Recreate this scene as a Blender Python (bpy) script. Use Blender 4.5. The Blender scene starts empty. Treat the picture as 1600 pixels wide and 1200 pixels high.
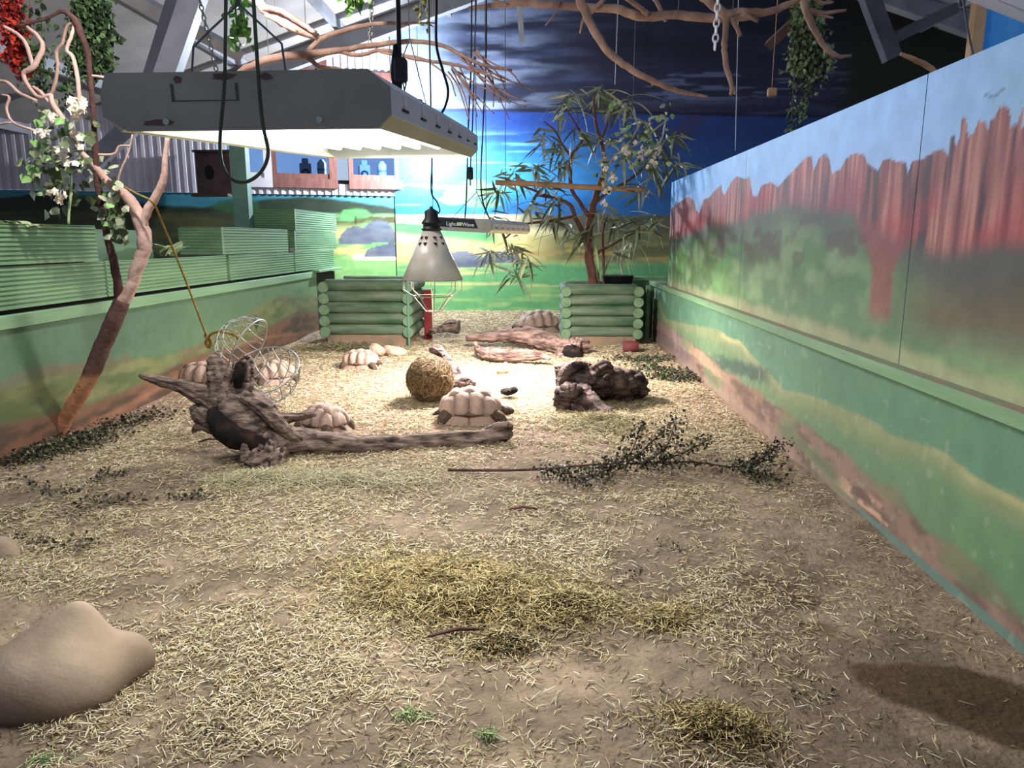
import bpy, math, random
import numpy as np
from mathutils import Vector, Matrix

# ------------------------------------------------------------------ camera
F_PX, CAM_H = 1150.0, 1.2
TH = math.atan(225 / F_PX)                       # pitch down
PS = math.atan(37 * math.cos(TH) / F_PX)         # yaw left
scn = bpy.context.scene
C = scn.collection
cam_d = bpy.data.cameras.new('camera')
cam_d.sensor_fit = 'HORIZONTAL'; cam_d.sensor_width = 36.0
cam_d.lens = 36.0 * F_PX / 1600.0
cam_d.clip_start = 0.05
cam = bpy.data.objects.new('camera', cam_d); C.objects.link(cam)
cam.location = (0, 0, CAM_H)
cam.rotation_euler = (math.pi / 2 - TH, 0, PS)
scn.camera = cam

# ------------------------------------------------------------------ world, exposure
w = bpy.data.worlds.new('daylight'); scn.world = w; w.use_nodes = True
wb = w.node_tree.nodes['Background']
wb.inputs[0].default_value = (0.56, 0.74, 1.0, 1); wb.inputs[1].default_value = 0.8
vs = scn.view_settings
vs.view_transform = 'Standard'; vs.look = 'None'; vs.exposure = 0.0; vs.gamma = 1.0; vs.use_curve_mapping = False
LP = dict(hood=46.0, far_hood=300.0, mural=900.0, high=200.0, heat=4.0, roof=170.0)

# ------------------------------------------------------------------ geometry helpers
_fwd = Vector((-math.sin(PS) * math.cos(TH), math.cos(PS) * math.cos(TH), -math.sin(TH)))
_rt = Vector((math.cos(PS), math.sin(PS), 0)); _up = _rt.cross(_fwd)
O = Vector((0, 0, CAM_H))
def ray(px, py): return _fwd + _rt * ((px - 800) / F_PX) + _up * ((600 - py) / F_PX)
def at(px, py, Y):  r = ray(px, py); return O + r * (Y / r.y)
def ax(px, py, X):  r = ray(px, py); return O + r * (X / r.x)
def fl(px, py, z=0.0): r = ray(px, py); return O + r * ((z - CAM_H) / r.z)

rng = np.random.default_rng(7); random.seed(7)
def _hash(ix, iy, seed):
    n = (ix.astype(np.int64) * 374761393 + iy.astype(np.int64) * 668265263 + seed * 144665) & 0xffffffff
    n = ((n ^ (n >> 13)) * 1274126177) & 0xffffffff
    return ((n ^ (n >> 16)) & 0xffff) / 65535.0
def vnoise(x, y, seed=0):
    x = np.asarray(x, float); y = np.asarray(y, float)
    ix = np.floor(x); iy = np.floor(y); fx = x - ix; fy = y - iy
    fx = fx * fx * (3 - 2 * fx); fy = fy * fy * (3 - 2 * fy)
    a = _hash(ix, iy, seed); b = _hash(ix + 1, iy, seed); c = _hash(ix, iy + 1, seed); d = _hash(ix + 1, iy + 1, seed)
    return (a * (1 - fx) + b * fx) * (1 - fy) + (c * (1 - fx) + d * fx) * fy
def fbm(x, y, seed=0, o=4):
    s = 0; a = .5; t = 0
    for i in range(o):
        s = s + a * vnoise(np.asarray(x) * 2 ** i, np.asarray(y) * 2 ** i, seed + i * 17); t += a; a *= .5
    return s / t
def sst(a, b, x): t = np.clip((np.asarray(x, float) - a) / (b - a), 0, 1); return t * t * (3 - 2 * t)
def lin(*c):
    r = [(v / 255 / 12.92 if v / 255 <= .04045 else ((v / 255 + .055) / 1.055) ** 2.4) for v in c]
    return np.array(r)
def mixc(a, b, t): t = np.asarray(t)[..., None]; return a * (1 - t) + b * t

def np_mesh(name, V, Fc, col=None, smooth=False):
    V = np.asarray(V, np.float32); Fc = np.asarray(Fc, np.int32); m, k = Fc.shape
    me = bpy.data.meshes.new(name)
    me.vertices.add(len(V)); me.vertices.foreach_set('co', V.ravel())
    me.loops.add(m * k); me.loops.foreach_set('vertex_index', Fc.ravel())
    me.polygons.add(m); me.polygons.foreach_set('loop_start', np.arange(m, dtype=np.int32) * k)
    me.polygons.foreach_set('use_smooth', np.full(m, smooth))
    me.update(calc_edges=True); me.validate()
    if col is not None:
        at_ = me.color_attributes.new('Col', 'FLOAT_COLOR', 'POINT')
        c4 = np.ones((len(V), 4), np.float32); c4[:, :3] = col
        at_.data.foreach_set('color', c4.ravel())
    return me

def link(name, me, m=None, parent=None):
    o = bpy.data.objects.new(name, me); C.objects.link(o)
    if m is not None and me is not None and len(me.materials) == 0: me.materials.append(m)
    if parent is not None: o.parent = parent
    return o
def tag(o, label=None, cat=None, group=None, kind=None):
    if label: o['label'] = label
    if cat: o['category'] = cat
    if group: o['group'] = group
    if kind: o['kind'] = kind
    return o
def thing(name, label, cat, loc=(0, 0, 0), rz=0, group=None):
    o = bpy.data.objects.new(name, None); C.objects.link(o); o.empty_display_size = .05
    o.location = loc; o.rotation_euler = (0, 0, rz)
    return tag(o, label, cat, group)
def struct(o): o['kind'] = 'structure'; return o

class MB:
    def __init__(s): s.v = []; s.f = []; s.sm = []; s.c = []; s.col = (1, 1, 1)
    def add(s, vs, fs, smooth=False):
        b = len(s.v); s.v += [tuple(p) for p in vs]; s.f += [tuple(i + b for i in f) for f in fs]
        s.sm += [smooth] * len(fs); s.c += [s.col] * len(vs); return s
    def box(s, x0, x1, y0, y1, z0, z1, bev=0.0):
        if bev <= 0:
            vs = [(x, y, z) for x in (x0, x1) for y in (y0, y1) for z in (z0, z1)]
            return s.add(vs, [(0, 1, 3, 2), (4, 6, 7, 5), (0, 4, 5, 1), (2, 3, 7, 6), (0, 2, 6, 4), (1, 5, 7, 3)])
        import bmesh
        bm = bmesh.new(); bmesh.ops.create_cube(bm, size=1)
        for v in bm.verts: v.co = Vector(((x0 + x1) / 2 + v.co.x * (x1 - x0), (y0 + y1) / 2 + v.co.y * (y1 - y0), (z0 + z1) / 2 + v.co.z * (z1 - z0)))
        bmesh.ops.bevel(bm, geom=bm.edges[:], offset=bev, segments=1, affect='EDGES')
        bm.verts.ensure_lookup_table()
        s.add([v.co[:] for v in bm.verts], [[v.index for v in f.verts] for f in bm.faces]); bm.free(); return s
    def obox(s, a, b, wd, ht, up=(0, 0, 1)):                # oriented bar from a to b
        a = Vector(a); b = Vector(b); d = (b - a).normalized(); u = Vector(up)
        sd = d.cross(u).normalized(); u = sd.cross(d).normalized()
        vs = [p + sd * (i * wd / 2) + u * (j * ht / 2) for p in (a, b) for i in (-1, 1) for j in (-1, 1)]
        return s.add(vs, [(0, 1, 3, 2), (4, 6, 7, 5), (0, 4, 5, 1), (2, 3, 7, 6), (0, 2, 6, 4), (1, 5, 7, 3)])
    def tube(s, pts, rad, n=8, ridge=0.0, seed=0, caps=True, freq=5.0, rough=0.0):
        P = [Vector(p) for p in pts]; m = len(P)
        R = list(rad) if hasattr(rad, '__len__') else [rad] * m
        t0 = (P[1] - P[0]).normalized()
        u = t0.orthogonal().normalized(); vs = []; acc = 0
        for i in range(m):
            t = (P[min(i + 1, m - 1)] - P[max(i - 1, 0)])
            if t.length < 1e-9: t = t0
            t.normalize(); u = (u - t * u.dot(t)).normalized(); w_ = t.cross(u)
            if i: acc += (P[i] - P[i - 1]).length
            for k in range(n):
                a = 2 * math.pi * k / n; r = R[i]
                if ridge: r *= 1 + ridge * (float(fbm(math.cos(a) * freq * .5 + 10 + seed, math.sin(a) * freq * .5 + acc * .8 + seed * 3.1, seed, 3)) - .5) * 2
                if rough: r *= 1 + rough * (float(fbm(acc * 14 + seed, math.cos(a) * 2 + 5 + math.sin(a) * 1.3, seed + 5, 3)) - .5) * 2
                vs.append(P[i] + (u * math.cos(a) + w_ * math.sin(a)) * r)
        fs = [(i * n + k, i * n + (k + 1) % n, (i + 1) * n + (k + 1) % n, (i + 1) * n + k) for i in range(m - 1) for k in range(n)]
        s.add(vs, fs, True)
        if caps:
            b = len(s.v) - len(vs)
            s.f.append(tuple(b + k for k in reversed(range(n)))); s.f.append(tuple(b + (m - 1) * n + k for k in range(n))); s.sm += [False, False]
        return s
    def lathe(s, prof, n=24, loc=(0, 0, 0), smooth=True):
        vs = [(loc[0] + r * math.cos(2 * math.pi * k / n), loc[1] + r * math.sin(2 * math.pi * k / n), loc[2] + z) for r, z in prof for k in range(n)]
        fs = [(i * n + k, i * n + (k + 1) % n, (i + 1) * n + (k + 1) % n, (i + 1) * n + k) for i in range(len(prof) - 1) for k in range(n)]
        return s.add(vs, fs, smooth)
    def prism(s, poly, p0, p1, ex, ez):                     # polygon (a,b) in plane ex,ez swept p0->p1
        p0 = Vector(p0); p1 = Vector(p1); ex = Vector(ex); ez = Vector(ez); n = len(poly)
        vs = [p + ex * a + ez * b for p in (p0, p1) for a, b in poly]
        return s.add(vs, [tuple(range(n))[::-1], tuple(range(n, 2 * n))] + [(i, (i + 1) % n, n + (i + 1) % n, n + i) for i in range(n)])
    def mesh(s, name, colored=False):
        me = bpy.data.meshes.new(name); me.from_pydata(s.v, [], s.f)
        me.polygons.foreach_set('use_smooth', s.sm); me.update()
        if colored:
            a = me.color_attributes.new('Col', 'FLOAT_COLOR', 'POINT')
            c4 = np.ones((len(s.v), 4), np.float32); c4[:, :3] = np.array(s.c); a.data.foreach_set('color', c4.ravel())
        return me
    def build(s, name, m, parent=None, colored=False): return link(name, s.mesh(name, colored), m, parent)

def spline(pts, n=6):                                       # Catmull-Rom through points (tuples of any size)
    P = [np.array(p, float) for p in pts]; P = [2 * P[0] - P[1]] + P + [2 * P[-1] - P[-2]]; out = []
    for i in range(1, len(P) - 2):
        for k in range(n):
            t = k / n
            out.append(.5 * (2 * P[i] + (P[i + 1] - P[i - 1]) * t + (2 * P[i - 1] - 5 * P[i] + 4 * P[i + 1] - P[i + 2]) * t * t + (3 * P[i] - P[i - 1] - 3 * P[i + 1] + P[i + 2]) * t ** 3))
    out.append(P[-2]); return np.array(out)
def limb(mb, pxl, n=8, seg=5, ridge=0.0, seed=0, wob=0.0, freq=5.0, rough=0.0):
    """pxl: (px, py, Y, radius_px) list -> smooth tapered limb with real depth"""
    W = []
    for px, py, Y, r in pxl:
        p = at(px, py, Y); W.append((p.x, p.y, p.z, r * Y / F_PX))
    S = spline(W, seg)
    if wob: 
        for i in range(1, len(S) - 1): S[i, :3] += (rng.random(3) - .5) * wob * S[i, 3]
    mb.tube(S[:, :3], np.maximum(S[:, 3], .0012), n, ridge, seed, freq=freq, rough=rough); return S
def wire(name, pts, r, m, label, cat, n=6, seg=6, parent=None):
    core = [tuple(p) for p in pts if isinstance(p, Vector)] if any(isinstance(p, Vector) for p in pts) else [tuple(p) for p in pts]
    S = [tuple(p) for p in spline(core, seg)]
    if not isinstance(pts[0], Vector) and len(core) < len(pts): S = [pts[0]] + S
    if not isinstance(pts[-1], Vector) and len(core) < len(pts): S = S + [pts[-1]]
    mb = MB(); mb.tube(S, r, n)
    o = mb.build(name, m, parent)
    if label: tag(o, label, cat)
    return o

# ------------------------------------------------------------------ materials
def mat(name, c1, c2=None, rough=.8, scale=6.0, bump=0.0, bscale=40.0, metal=0.0, stretch=(1, 1, 1), emit=None, lo=.35, hi=.65, spec=.3):
    m = bpy.data.materials.new(name); m.use_nodes = True; nt = m.node_tree; N = nt.nodes; L = nt.links
    b = N['Principled BSDF']; b.inputs['Roughness'].default_value = rough; b.inputs['Metallic'].default_value = metal
    b.inputs['Specular IOR Level'].default_value = spec
    tc = N.new('ShaderNodeTexCoord'); mp = N.new('ShaderNodeMapping'); mp.inputs['Scale'].default_value = stretch
    L.new(tc.outputs['Object'], mp.inputs[0])
    if isinstance(c1, str):
        a = N.new('ShaderNodeVertexColor'); a.layer_name = 'Col'
        if c2 is not None:
            no = N.new('ShaderNodeTexNoise'); no.inputs['Scale'].default_value = scale; no.inputs['Detail'].default_value = 6
            L.new(mp.outputs[0], no.inputs['Vector'])
            mr = N.new('ShaderNodeMapRange'); mr.inputs[1].default_value = .3; mr.inputs[2].default_value = .7
            mr.inputs[3].default_value = 1 - c2; mr.inputs[4].default_value = 1 + c2
            L.new(no.outputs['Fac'], mr.inputs[0])
            mx = N.new('ShaderNodeMix'); mx.data_type = 'RGBA'; mx.blend_type = 'MULTIPLY'; mx.inputs[0].default_value = 1
            L.new(a.outputs['Color'], mx.inputs[6]); L.new(mr.outputs[0], mx.inputs[7]); L.new(mx.outputs[2], b.inputs['Base Color'])
        else: L.new(a.outputs['Color'], b.inputs['Base Color'])
    elif c2 is None: b.inputs['Base Color'].default_value = (*c1, 1)
    else:
        no = N.new('ShaderNodeTexNoise'); no.inputs['Scale'].default_value = scale; no.inputs['Detail'].default_value = 7
        L.new(mp.outputs[0], no.inputs['Vector'])
        cr = N.new('ShaderNodeValToRGB'); cr.color_ramp.elements[0].color = (*c1, 1); cr.color_ramp.elements[1].color = (*c2, 1)
        cr.color_ramp.elements[0].position = lo; cr.color_ramp.elements[1].position = hi
        L.new(no.outputs['Fac'], cr.inputs[0]); L.new(cr.outputs[0], b.inputs['Base Color'])
    if bump:
        n2 = N.new('ShaderNodeTexNoise'); n2.inputs['Scale'].default_value = bscale; n2.inputs['Detail'].default_value = 8
        L.new(mp.outputs[0], n2.inputs['Vector'])
        bp = N.new('ShaderNodeBump'); bp.inputs['Strength'].default_value = bump; bp.inputs['Distance'].default_value = .02
        L.new(n2.outputs['Fac'], bp.inputs['Height']); L.new(bp.outputs[0], b.inputs['Normal'])
    if emit:
        b.inputs['Emission Color'].default_value = (*emit[0], 1); b.inputs['Emission Strength'].default_value = emit[1]
    return m
M = {}
M['soil'] = mat('soil', 'Col', .22, .95, 14, .5, 60, spec=.1)
M['mural'] = mat('painted_mural', 'Col', .10, .6, 9, .05, 60)
M['straw'] = mat('straw', 'Col', None, .7, spec=.2)
M['colored'] = mat('colored', 'Col', .15, .75, 30)
M['ledge'] = mat('ledge_paint', lin(150, 132, 114), lin(128, 140, 112), .85, 9, .2, 60, lo=.40, hi=.52)
M['green_board'] = mat('green_board', lin(98, 132, 96), lin(116, 150, 112), .65, 4, .15, 70, stretch=(1, .3, 3))
M['green_log'] = mat('green_log', lin(58, 88, 62), lin(118, 128, 106), .75, 5, .25, 50, stretch=(.5, 1, 3), lo=.35, hi=.75)
M['log_end'] = mat('log_end', lin(92, 122, 90), lin(116, 140, 108), .8, 12, .2, 60)
M['bare_log'] = mat('bare_log', lin(150, 122, 98), lin(118, 105, 88), .85, 6, .3, 50)
M['green_post'] = mat('green_post', lin(88, 120, 104), lin(104, 140, 120), .6, 3)
M['dark'] = mat('dark_gap', lin(26, 22, 20), None, .9)
M['black'] = mat('black_plastic', lin(22, 22, 24), lin(32, 32, 35), .45, 20)
M['rubber'] = mat('black_rubber', lin(20, 20, 22), None, .55)
M['hose'] = mat('hose_rubber', lin(70, 84, 62), lin(40, 46, 40), .5, 4)
M['hood'] = mat('hood_paint', lin(150, 151, 142), lin(128, 129, 122), .5, 5, metal=0)
M['hood_white'] = mat('hood_white', lin(216, 218, 226), lin(200, 202, 208), .4, 5)
M['rust'] = mat('rust_stain', lin(104, 84, 74), lin(84, 72, 66), .9, 40)
M['reflector'] = mat('reflector', lin(225, 230, 225), None, .25, metal=.6)
M['tube'] = mat('lamp_tube', (1, 1, 1), None, .3, emit=((1, .97, .9), 9.0))
M['bulb'] = mat('lit_bulb', (1, 1, 1), None, .3, emit=((1, .95, .85), 30.0))
M['heat_bulb'] = mat('heat_bulb', lin(240, 190, 150), None, .3, emit=((1, .6, .35), 2.0))
M['alu'] = mat('dull_aluminium', lin(176, 168, 156), lin(206, 202, 194), .45, 5, .12, 25, metal=.15)
M['wire'] = mat('galvanised_wire', lin(150, 154, 148), None, .4, metal=.5)
M['steel'] = mat('steel_beam', lin(150, 152, 160), lin(128, 130, 138), .5, 3, metal=.1)
M['steel_dark'] = mat('steel_dark', lin(70, 72, 80), lin(86, 88, 96), .55, 3)
M['roof'] = mat('roof_sheet', lin(158, 152, 150), lin(140, 135, 134), .7, 2)
M['clad'] = mat('white_cladding', lin(196, 190, 202), lin(206, 202, 212), .6, 2)
M['brown_wood'] = mat('brown_frame', lin(124, 84, 78), lin(104, 66, 60), .6, 6, stretch=(3, 3, .6))
M['sky_blue'] = mat('sky_blue_paint', lin(64, 158, 246), lin(96, 180, 250), .6, 3)
M['orange_wood'] = mat('pale_frame', lin(206, 170, 130), lin(190, 150, 112), .6, 6)
M['nest'] = mat('nest_box_brown', lin(74, 58, 56), lin(90, 70, 66), .8, 8)
M['twig'] = mat('bare_branch', lin(122, 96, 84), lin(164, 134, 118), .75, 9, .4, 40, stretch=(1, 1, .5))
M['twig_pale'] = mat('peeled_branch', lin(176, 142, 130), lin(206, 176, 164), .7, 8, .3, 40)
M['bark_dark'] = mat('dark_bark', lin(58, 38, 36), lin(86, 58, 52), .85, 10, .5, 40)
M['trunk'] = mat('trunk', 'Col', .2, .8, 14, .4, 40)
M['shrub_bark'] = mat('shrub_bark', lin(92, 58, 46), lin(116, 82, 68), .85, 12, .4, 50)
M['drift'] = mat('driftwood', lin(44, 35, 31), lin(150, 130, 119), .88, 18, .8, 40, stretch=(.5, 1.6, 2.2), lo=.34, hi=.70)
M['drift_dark'] = mat('dark_gnarled_wood', lin(30, 20, 18), lin(124, 104, 98), .9, 12, .9, 28, stretch=(.6, 1.3, 1.6), lo=.36, hi=.74)
M['drift_pink'] = mat('weathered_log', lin(66, 48, 43), lin(152, 126, 115), .88, 12, .8, 32, stretch=(.4, 1.5, 2.2), lo=.34, hi=.64)
M['hollow'] = mat('rotten_hollow', lin(12, 9, 8), lin(70, 48, 32), .95, 14, .6, 30, lo=.5, hi=.85)  # near-black tone paints the inner shade of hollows onto solid limbs
M['stone'] = mat('sandstone_boulder', lin(84, 66, 50), lin(160, 142, 122), .8, 2.3, .12, 120, lo=.36, hi=.68)  # dark mottling mixes dirt with painted shade of the boulder front
M['stone_pale'] = mat('pale_stone', lin(186, 164, 142), lin(160, 138, 118), .85, 14, .3, 60)
M['shell'] = mat('tortoise_shell', 'Col', .14, .7, 40, .25, 80)
M['skin'] = mat('tortoise_skin', lin(112, 92, 78), lin(66, 54, 48), .85, 30, .8, 60)
M['leaf'] = mat('leaf_greygreen', lin(146, 152, 126), lin(190, 192, 166), .55, 14)
M['leaf_dk'] = mat('leaf_dark', lin(62, 78, 50), lin(98, 112, 76), .55, 14)
M['leaf_green'] = mat('leaf_bright', lin(120, 168, 96), lin(150, 190, 110), .5, 14)  # brighter green, mixed at random among the ivy leaves
M['leaf_pale'] = mat('leaf_pale', lin(190, 205, 160), lin(160, 182, 130), .5, 14)
M['ivy'] = mat('ivy', 'Col', None, .55)
M['flower'] = mat('flower', lin(238, 232, 216), lin(226, 212, 190), .6, 40)
M['bamboo'] = mat('perch_pole', lin(190, 150, 116), lin(160, 118, 86), .6, 8, stretch=(.4, 2, 2))
M['red'] = mat('red_paint', lin(128, 34, 36), lin(104, 26, 30), .6, 8)
M['red_dull'] = mat('red_dull', lin(112, 54, 52), lin(96, 46, 46), .7, 8)
M['rope'] = mat('rope', lin(150, 126, 62), lin(120, 98, 48), .85, 60)
M['white_plastic'] = mat('white_plastic', lin(224, 224, 226), None, .4)
M['grey_box'] = mat('grey_device', lin(150, 156, 166), lin(166, 170, 178), .5, 9)
M['text_white'] = mat('white_lettering', lin(225, 228, 230), None, .5)
M['panel_black'] = mat('label_panel', lin(26, 34, 42), lin(30, 44, 50), .35, 6)
g = bpy.data.materials.new('window_glass'); g.use_nodes = True; nt = g.node_tree; N = nt.nodes
for nn in list(N): N.remove(nn)
go = N.new('ShaderNodeOutputMaterial'); tr = N.new('ShaderNodeBsdfTransparent'); tr.inputs[0].default_value = (.62, .745, .935, 1); gl = N.new('ShaderNodeBsdfGlossy'); gl.inputs['Roughness'].default_value = .05
fr = N.new('ShaderNodeFresnel'); fr.inputs[0].default_value = 1.45; ms = N.new('ShaderNodeMixShader')
nt.links.new(fr.outputs[0], ms.inputs[0]); nt.links.new(tr.outputs[0], ms.inputs[1]); nt.links.new(gl.outputs[0], ms.inputs[2]); nt.links.new(ms.outputs[0], go.inputs[0])
M['glass'] = g

# ------------------------------------------------------------------ setting: painted walls
def paint_wall(name, o, du, dv, th, cell, fn, m, parent=None):
    """board with a finely divided painted face: o corner, du/dv edge vectors, th thickness vector (away from the room)"""
    o = np.array(o, float); du = np.array(du, float); dv = np.array(dv, float); th = np.array(th, float)
    nu = max(2, int(np.linalg.norm(du) / cell)); nv = max(2, int(np.linalg.norm(dv) / cell))
    a, b = np.meshgrid(np.linspace(0, 1, nu + 1), np.linspace(0, 1, nv + 1))
    V = o + a.ravel()[:, None] * du + b.ravel()[:, None] * dv
    col = fn(V)
    i = np.arange(nv)[:, None] * (nu + 1) + np.arange(nu)[None]; i = i.ravel()
    Fc = np.stack([i, i + 1, i + nu + 2, i + nu + 1], 1)
    k = len(V); cs = [o, o + du, o + du + dv, o + dv]; B = np.array(cs + [c + th for c in cs])
    V = np.vstack([V, B]); col = np.vstack([col, np.tile(col.mean(0), (8, 1))])
    Fc = np.vstack([Fc, np.array([[0, 1, 5, 4], [1, 2, 6, 5], [2, 3, 7, 6], [3, 0, 4, 7], [4, 5, 6, 7]]) + k])
    return link(name, np_mesh(name, V, Fc, col), m, parent)
def wall_px(X, Y, Z):                                        # wall point -> camera pixel coordinates used to paint the murals
    d = np.stack([X, Y, Z - CAM_H], -1); f = d @ np.array(_fwd)
    return 800 + F_PX * (d @ np.array(_rt)) / f, 600 - F_PX * (d @ np.array(_up)) / f

# --- right upper wall: sky, red cliffs, green slope
ZP = [(75,430),(90,415),(105,405),(120,395),(135,385),(150,395),(160,410),(165,435),(178,450),(195,395),(215,390),(235,365),(262,340),(266,370),(275,380),(300,330),(320,308),(350,318),(370,312),(383,385),(400,385),(415,345),(450,330),(480,350),(500,325),(540,285),(590,232),(608,235),(615,290),(635,240),(655,220),(675,240),(685,300),(720,280),(740,240),(770,220),(810,228),(820,260),(850,280),(860,290),(880,250),(905,240),(930,255),(968,255),(975,300),(990,255),(1030,245),(1060,225),(1105,205),(1130,230),(1140,160),(1155,155),(1158,200),(1175,160),(1185,85),(1198,88),(1205,160),(1230,140),(1245,100),(1275,105),(1280,140),(1290,95),(1310,85),(1325,45),(1345,38),(1365,55),(1368,120),(1395,110),(1410,55),(1420,60)]
XW = 1.47
cl = [ax(1020 + a / 2.448, 150 + b / 2.448, XW) for a, b in ZP]
cl_y = np.array([p.y for p in cl])[::-1]; cl_z = np.array([p.z for p in cl])[::-1]
BP = [(65,545),(200,500),(330,480),(420,440),(500,420),(640,430),(720,440),(800,460),(900,520),(980,560),(1080,600),(1200,590),(1300,560),(1420,560)]
bl = [ax(1020 + a / 2.448, 150 + b / 2.448, XW) for a, b in BP]
bl_y = np.array([p.y for p in bl])[::-1]; bl_z = np.array([p.z for p in bl])[::-1]
def paint_cliffs(V):
    Y, Z = V[:, 1], V[:, 2]
    near = Y < cl_y[0]
    top = np.interp(Y, cl_y, cl_z); top = np.where(near, cl_z[0] - .05 + .12 * (vnoise(Y * 9, 0 * Y, 3) - .5) - .06 * np.round(vnoise(Y * 14, 0 * Y, 9)), top)
    top = top + .006 * (fbm(Y * 60, Z * 3, 4) - .5)
    bot = np.interp(Y, bl_y, bl_z) + .05 * (fbm(Y * 5, Z * 4, 8) - .5)
    sky = mixc(lin(146, 190, 246), lin(120, 178, 248), sst(2.5, 8, Y)[:])
    sky = mixc(sky, lin(178, 190, 226), .6 * sst(1.65, 1.45, Z) * fbm(Y * 1.5, Z * 5, 5))
    sky = mixc(sky, lin(140, 180, 200), .5 * sst(3.2, 2.2, Y))
    st = 22 + 8 * sst(5, 8, Y)
    k1 = fbm(Y * st + .35 * fbm(Y * 3, Z * 6, 2), Z * 1.6, 11, 4)
    k2 = fbm(Y * st * 2.3, Z * 2.5, 21, 3)
    rock = mixc(lin(126, 66, 68), lin(186, 128, 118), sst(.42, .72, k1 * .7 + k2 * .3))
    rock = mixc(rock, lin(66, 42, 52), sst(.46, .33, k1))
    rock = mixc(rock, lin(158, 52, 64), .75 * sst(.32, .0, (Z - bot)) * sst(.35, .6, fbm(Y * 3, Z * 3, 31)))
    rock = mixc(rock, lin(104, 66, 92), .6 * sst(.2, 0, Z - bot) * sst(4.9, 4.3, Y) * sst(3.2, 3.7, Y))
    gr = mixc(lin(88, 118, 82), lin(118, 144, 104), sst(.35, .7, fbm(Y * 4, Z * 8, 41)))
    gr = mixc(gr, lin(104, 160, 96), .6 * sst(5.0, 6.5, Y) * sst(.45, .6, fbm(Y * 2, Z * 6, 47)))
    gr = mixc(gr, lin(92, 78, 66), .85 * sst(3.2, 2.7, Y + .25 * (Z - 1)) * sst(.82, 1.0, Z + .1 * fbm(Y * 3, Z * 3, 3)))
    gr = mixc(gr, lin(80, 66, 62), .8 * sst(.55, .68, fbm(Y * 2.5, Z * 5, 51)) * sst(.9, 1.2, Z))
    gr = mixc(gr, lin(72, 76, 72), .85 * sst(.22, .02, bot - Z))
    drip = np.abs(Y - 3.2 + .03 * (fbm(Z * 9, Y * 3, 65) - .5)); dw = .13 + .30 * sst(1.05, 1.35, Z)
    gr = mixc(gr, lin(134, 66, 70), .8 * sst(dw, dw * .5, drip) * sst(.82, .92, Z))
    gr = mixc(gr, lin(168, 160, 128), .55 * sst(.80, .735, Z + .05 * (fbm(Y * 9, Z * 9, 61) - .5)))
    e = sst(-.05, .05, Z - bot)
    c = mixc(gr, rock, e)
    c = mixc(c, sky, sst(0, .006, Z - top))
    for by, bz, s in ((3.95, 1.62, .035), (2.55, 1.66, .05), (7.0, 1.66, .03), (2.3, 1.745, .04)):     # small painted birds
        d = np.abs((Z - bz) - .35 * np.abs(Y - by) + .2 * s) ; c = mixc(c, lin(92, 112, 150), .8 * (np.abs(Y - by) < s) * sst(.007, .003, d))
    return c
upper = struct(link('wall_right_upper', MB().box(1.482, 1.53, 1.3, 8.27, .70, 1.79).mesh('wall_right_upper'), M['green_post']))
for y0, y1 in ((1.3, 2.982), (2.988, 5.396), (5.402, 8.3)):
    paint_wall('panel', (XW, y1, .69), (0, y0 - y1, 0), (0, 0, 1.813 - .69), (.012, 0, 0), .0098, paint_cliffs, M['mural'], upper)
sc = MB()
for y in np.arange(1.6, 8.2, .42):
    for z in (1.77, .80): sc.lathe([(0.0, -.001), (.006, -.001), (.006, .002), (0.0, .002)], 6, (0, 0, 0))
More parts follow.
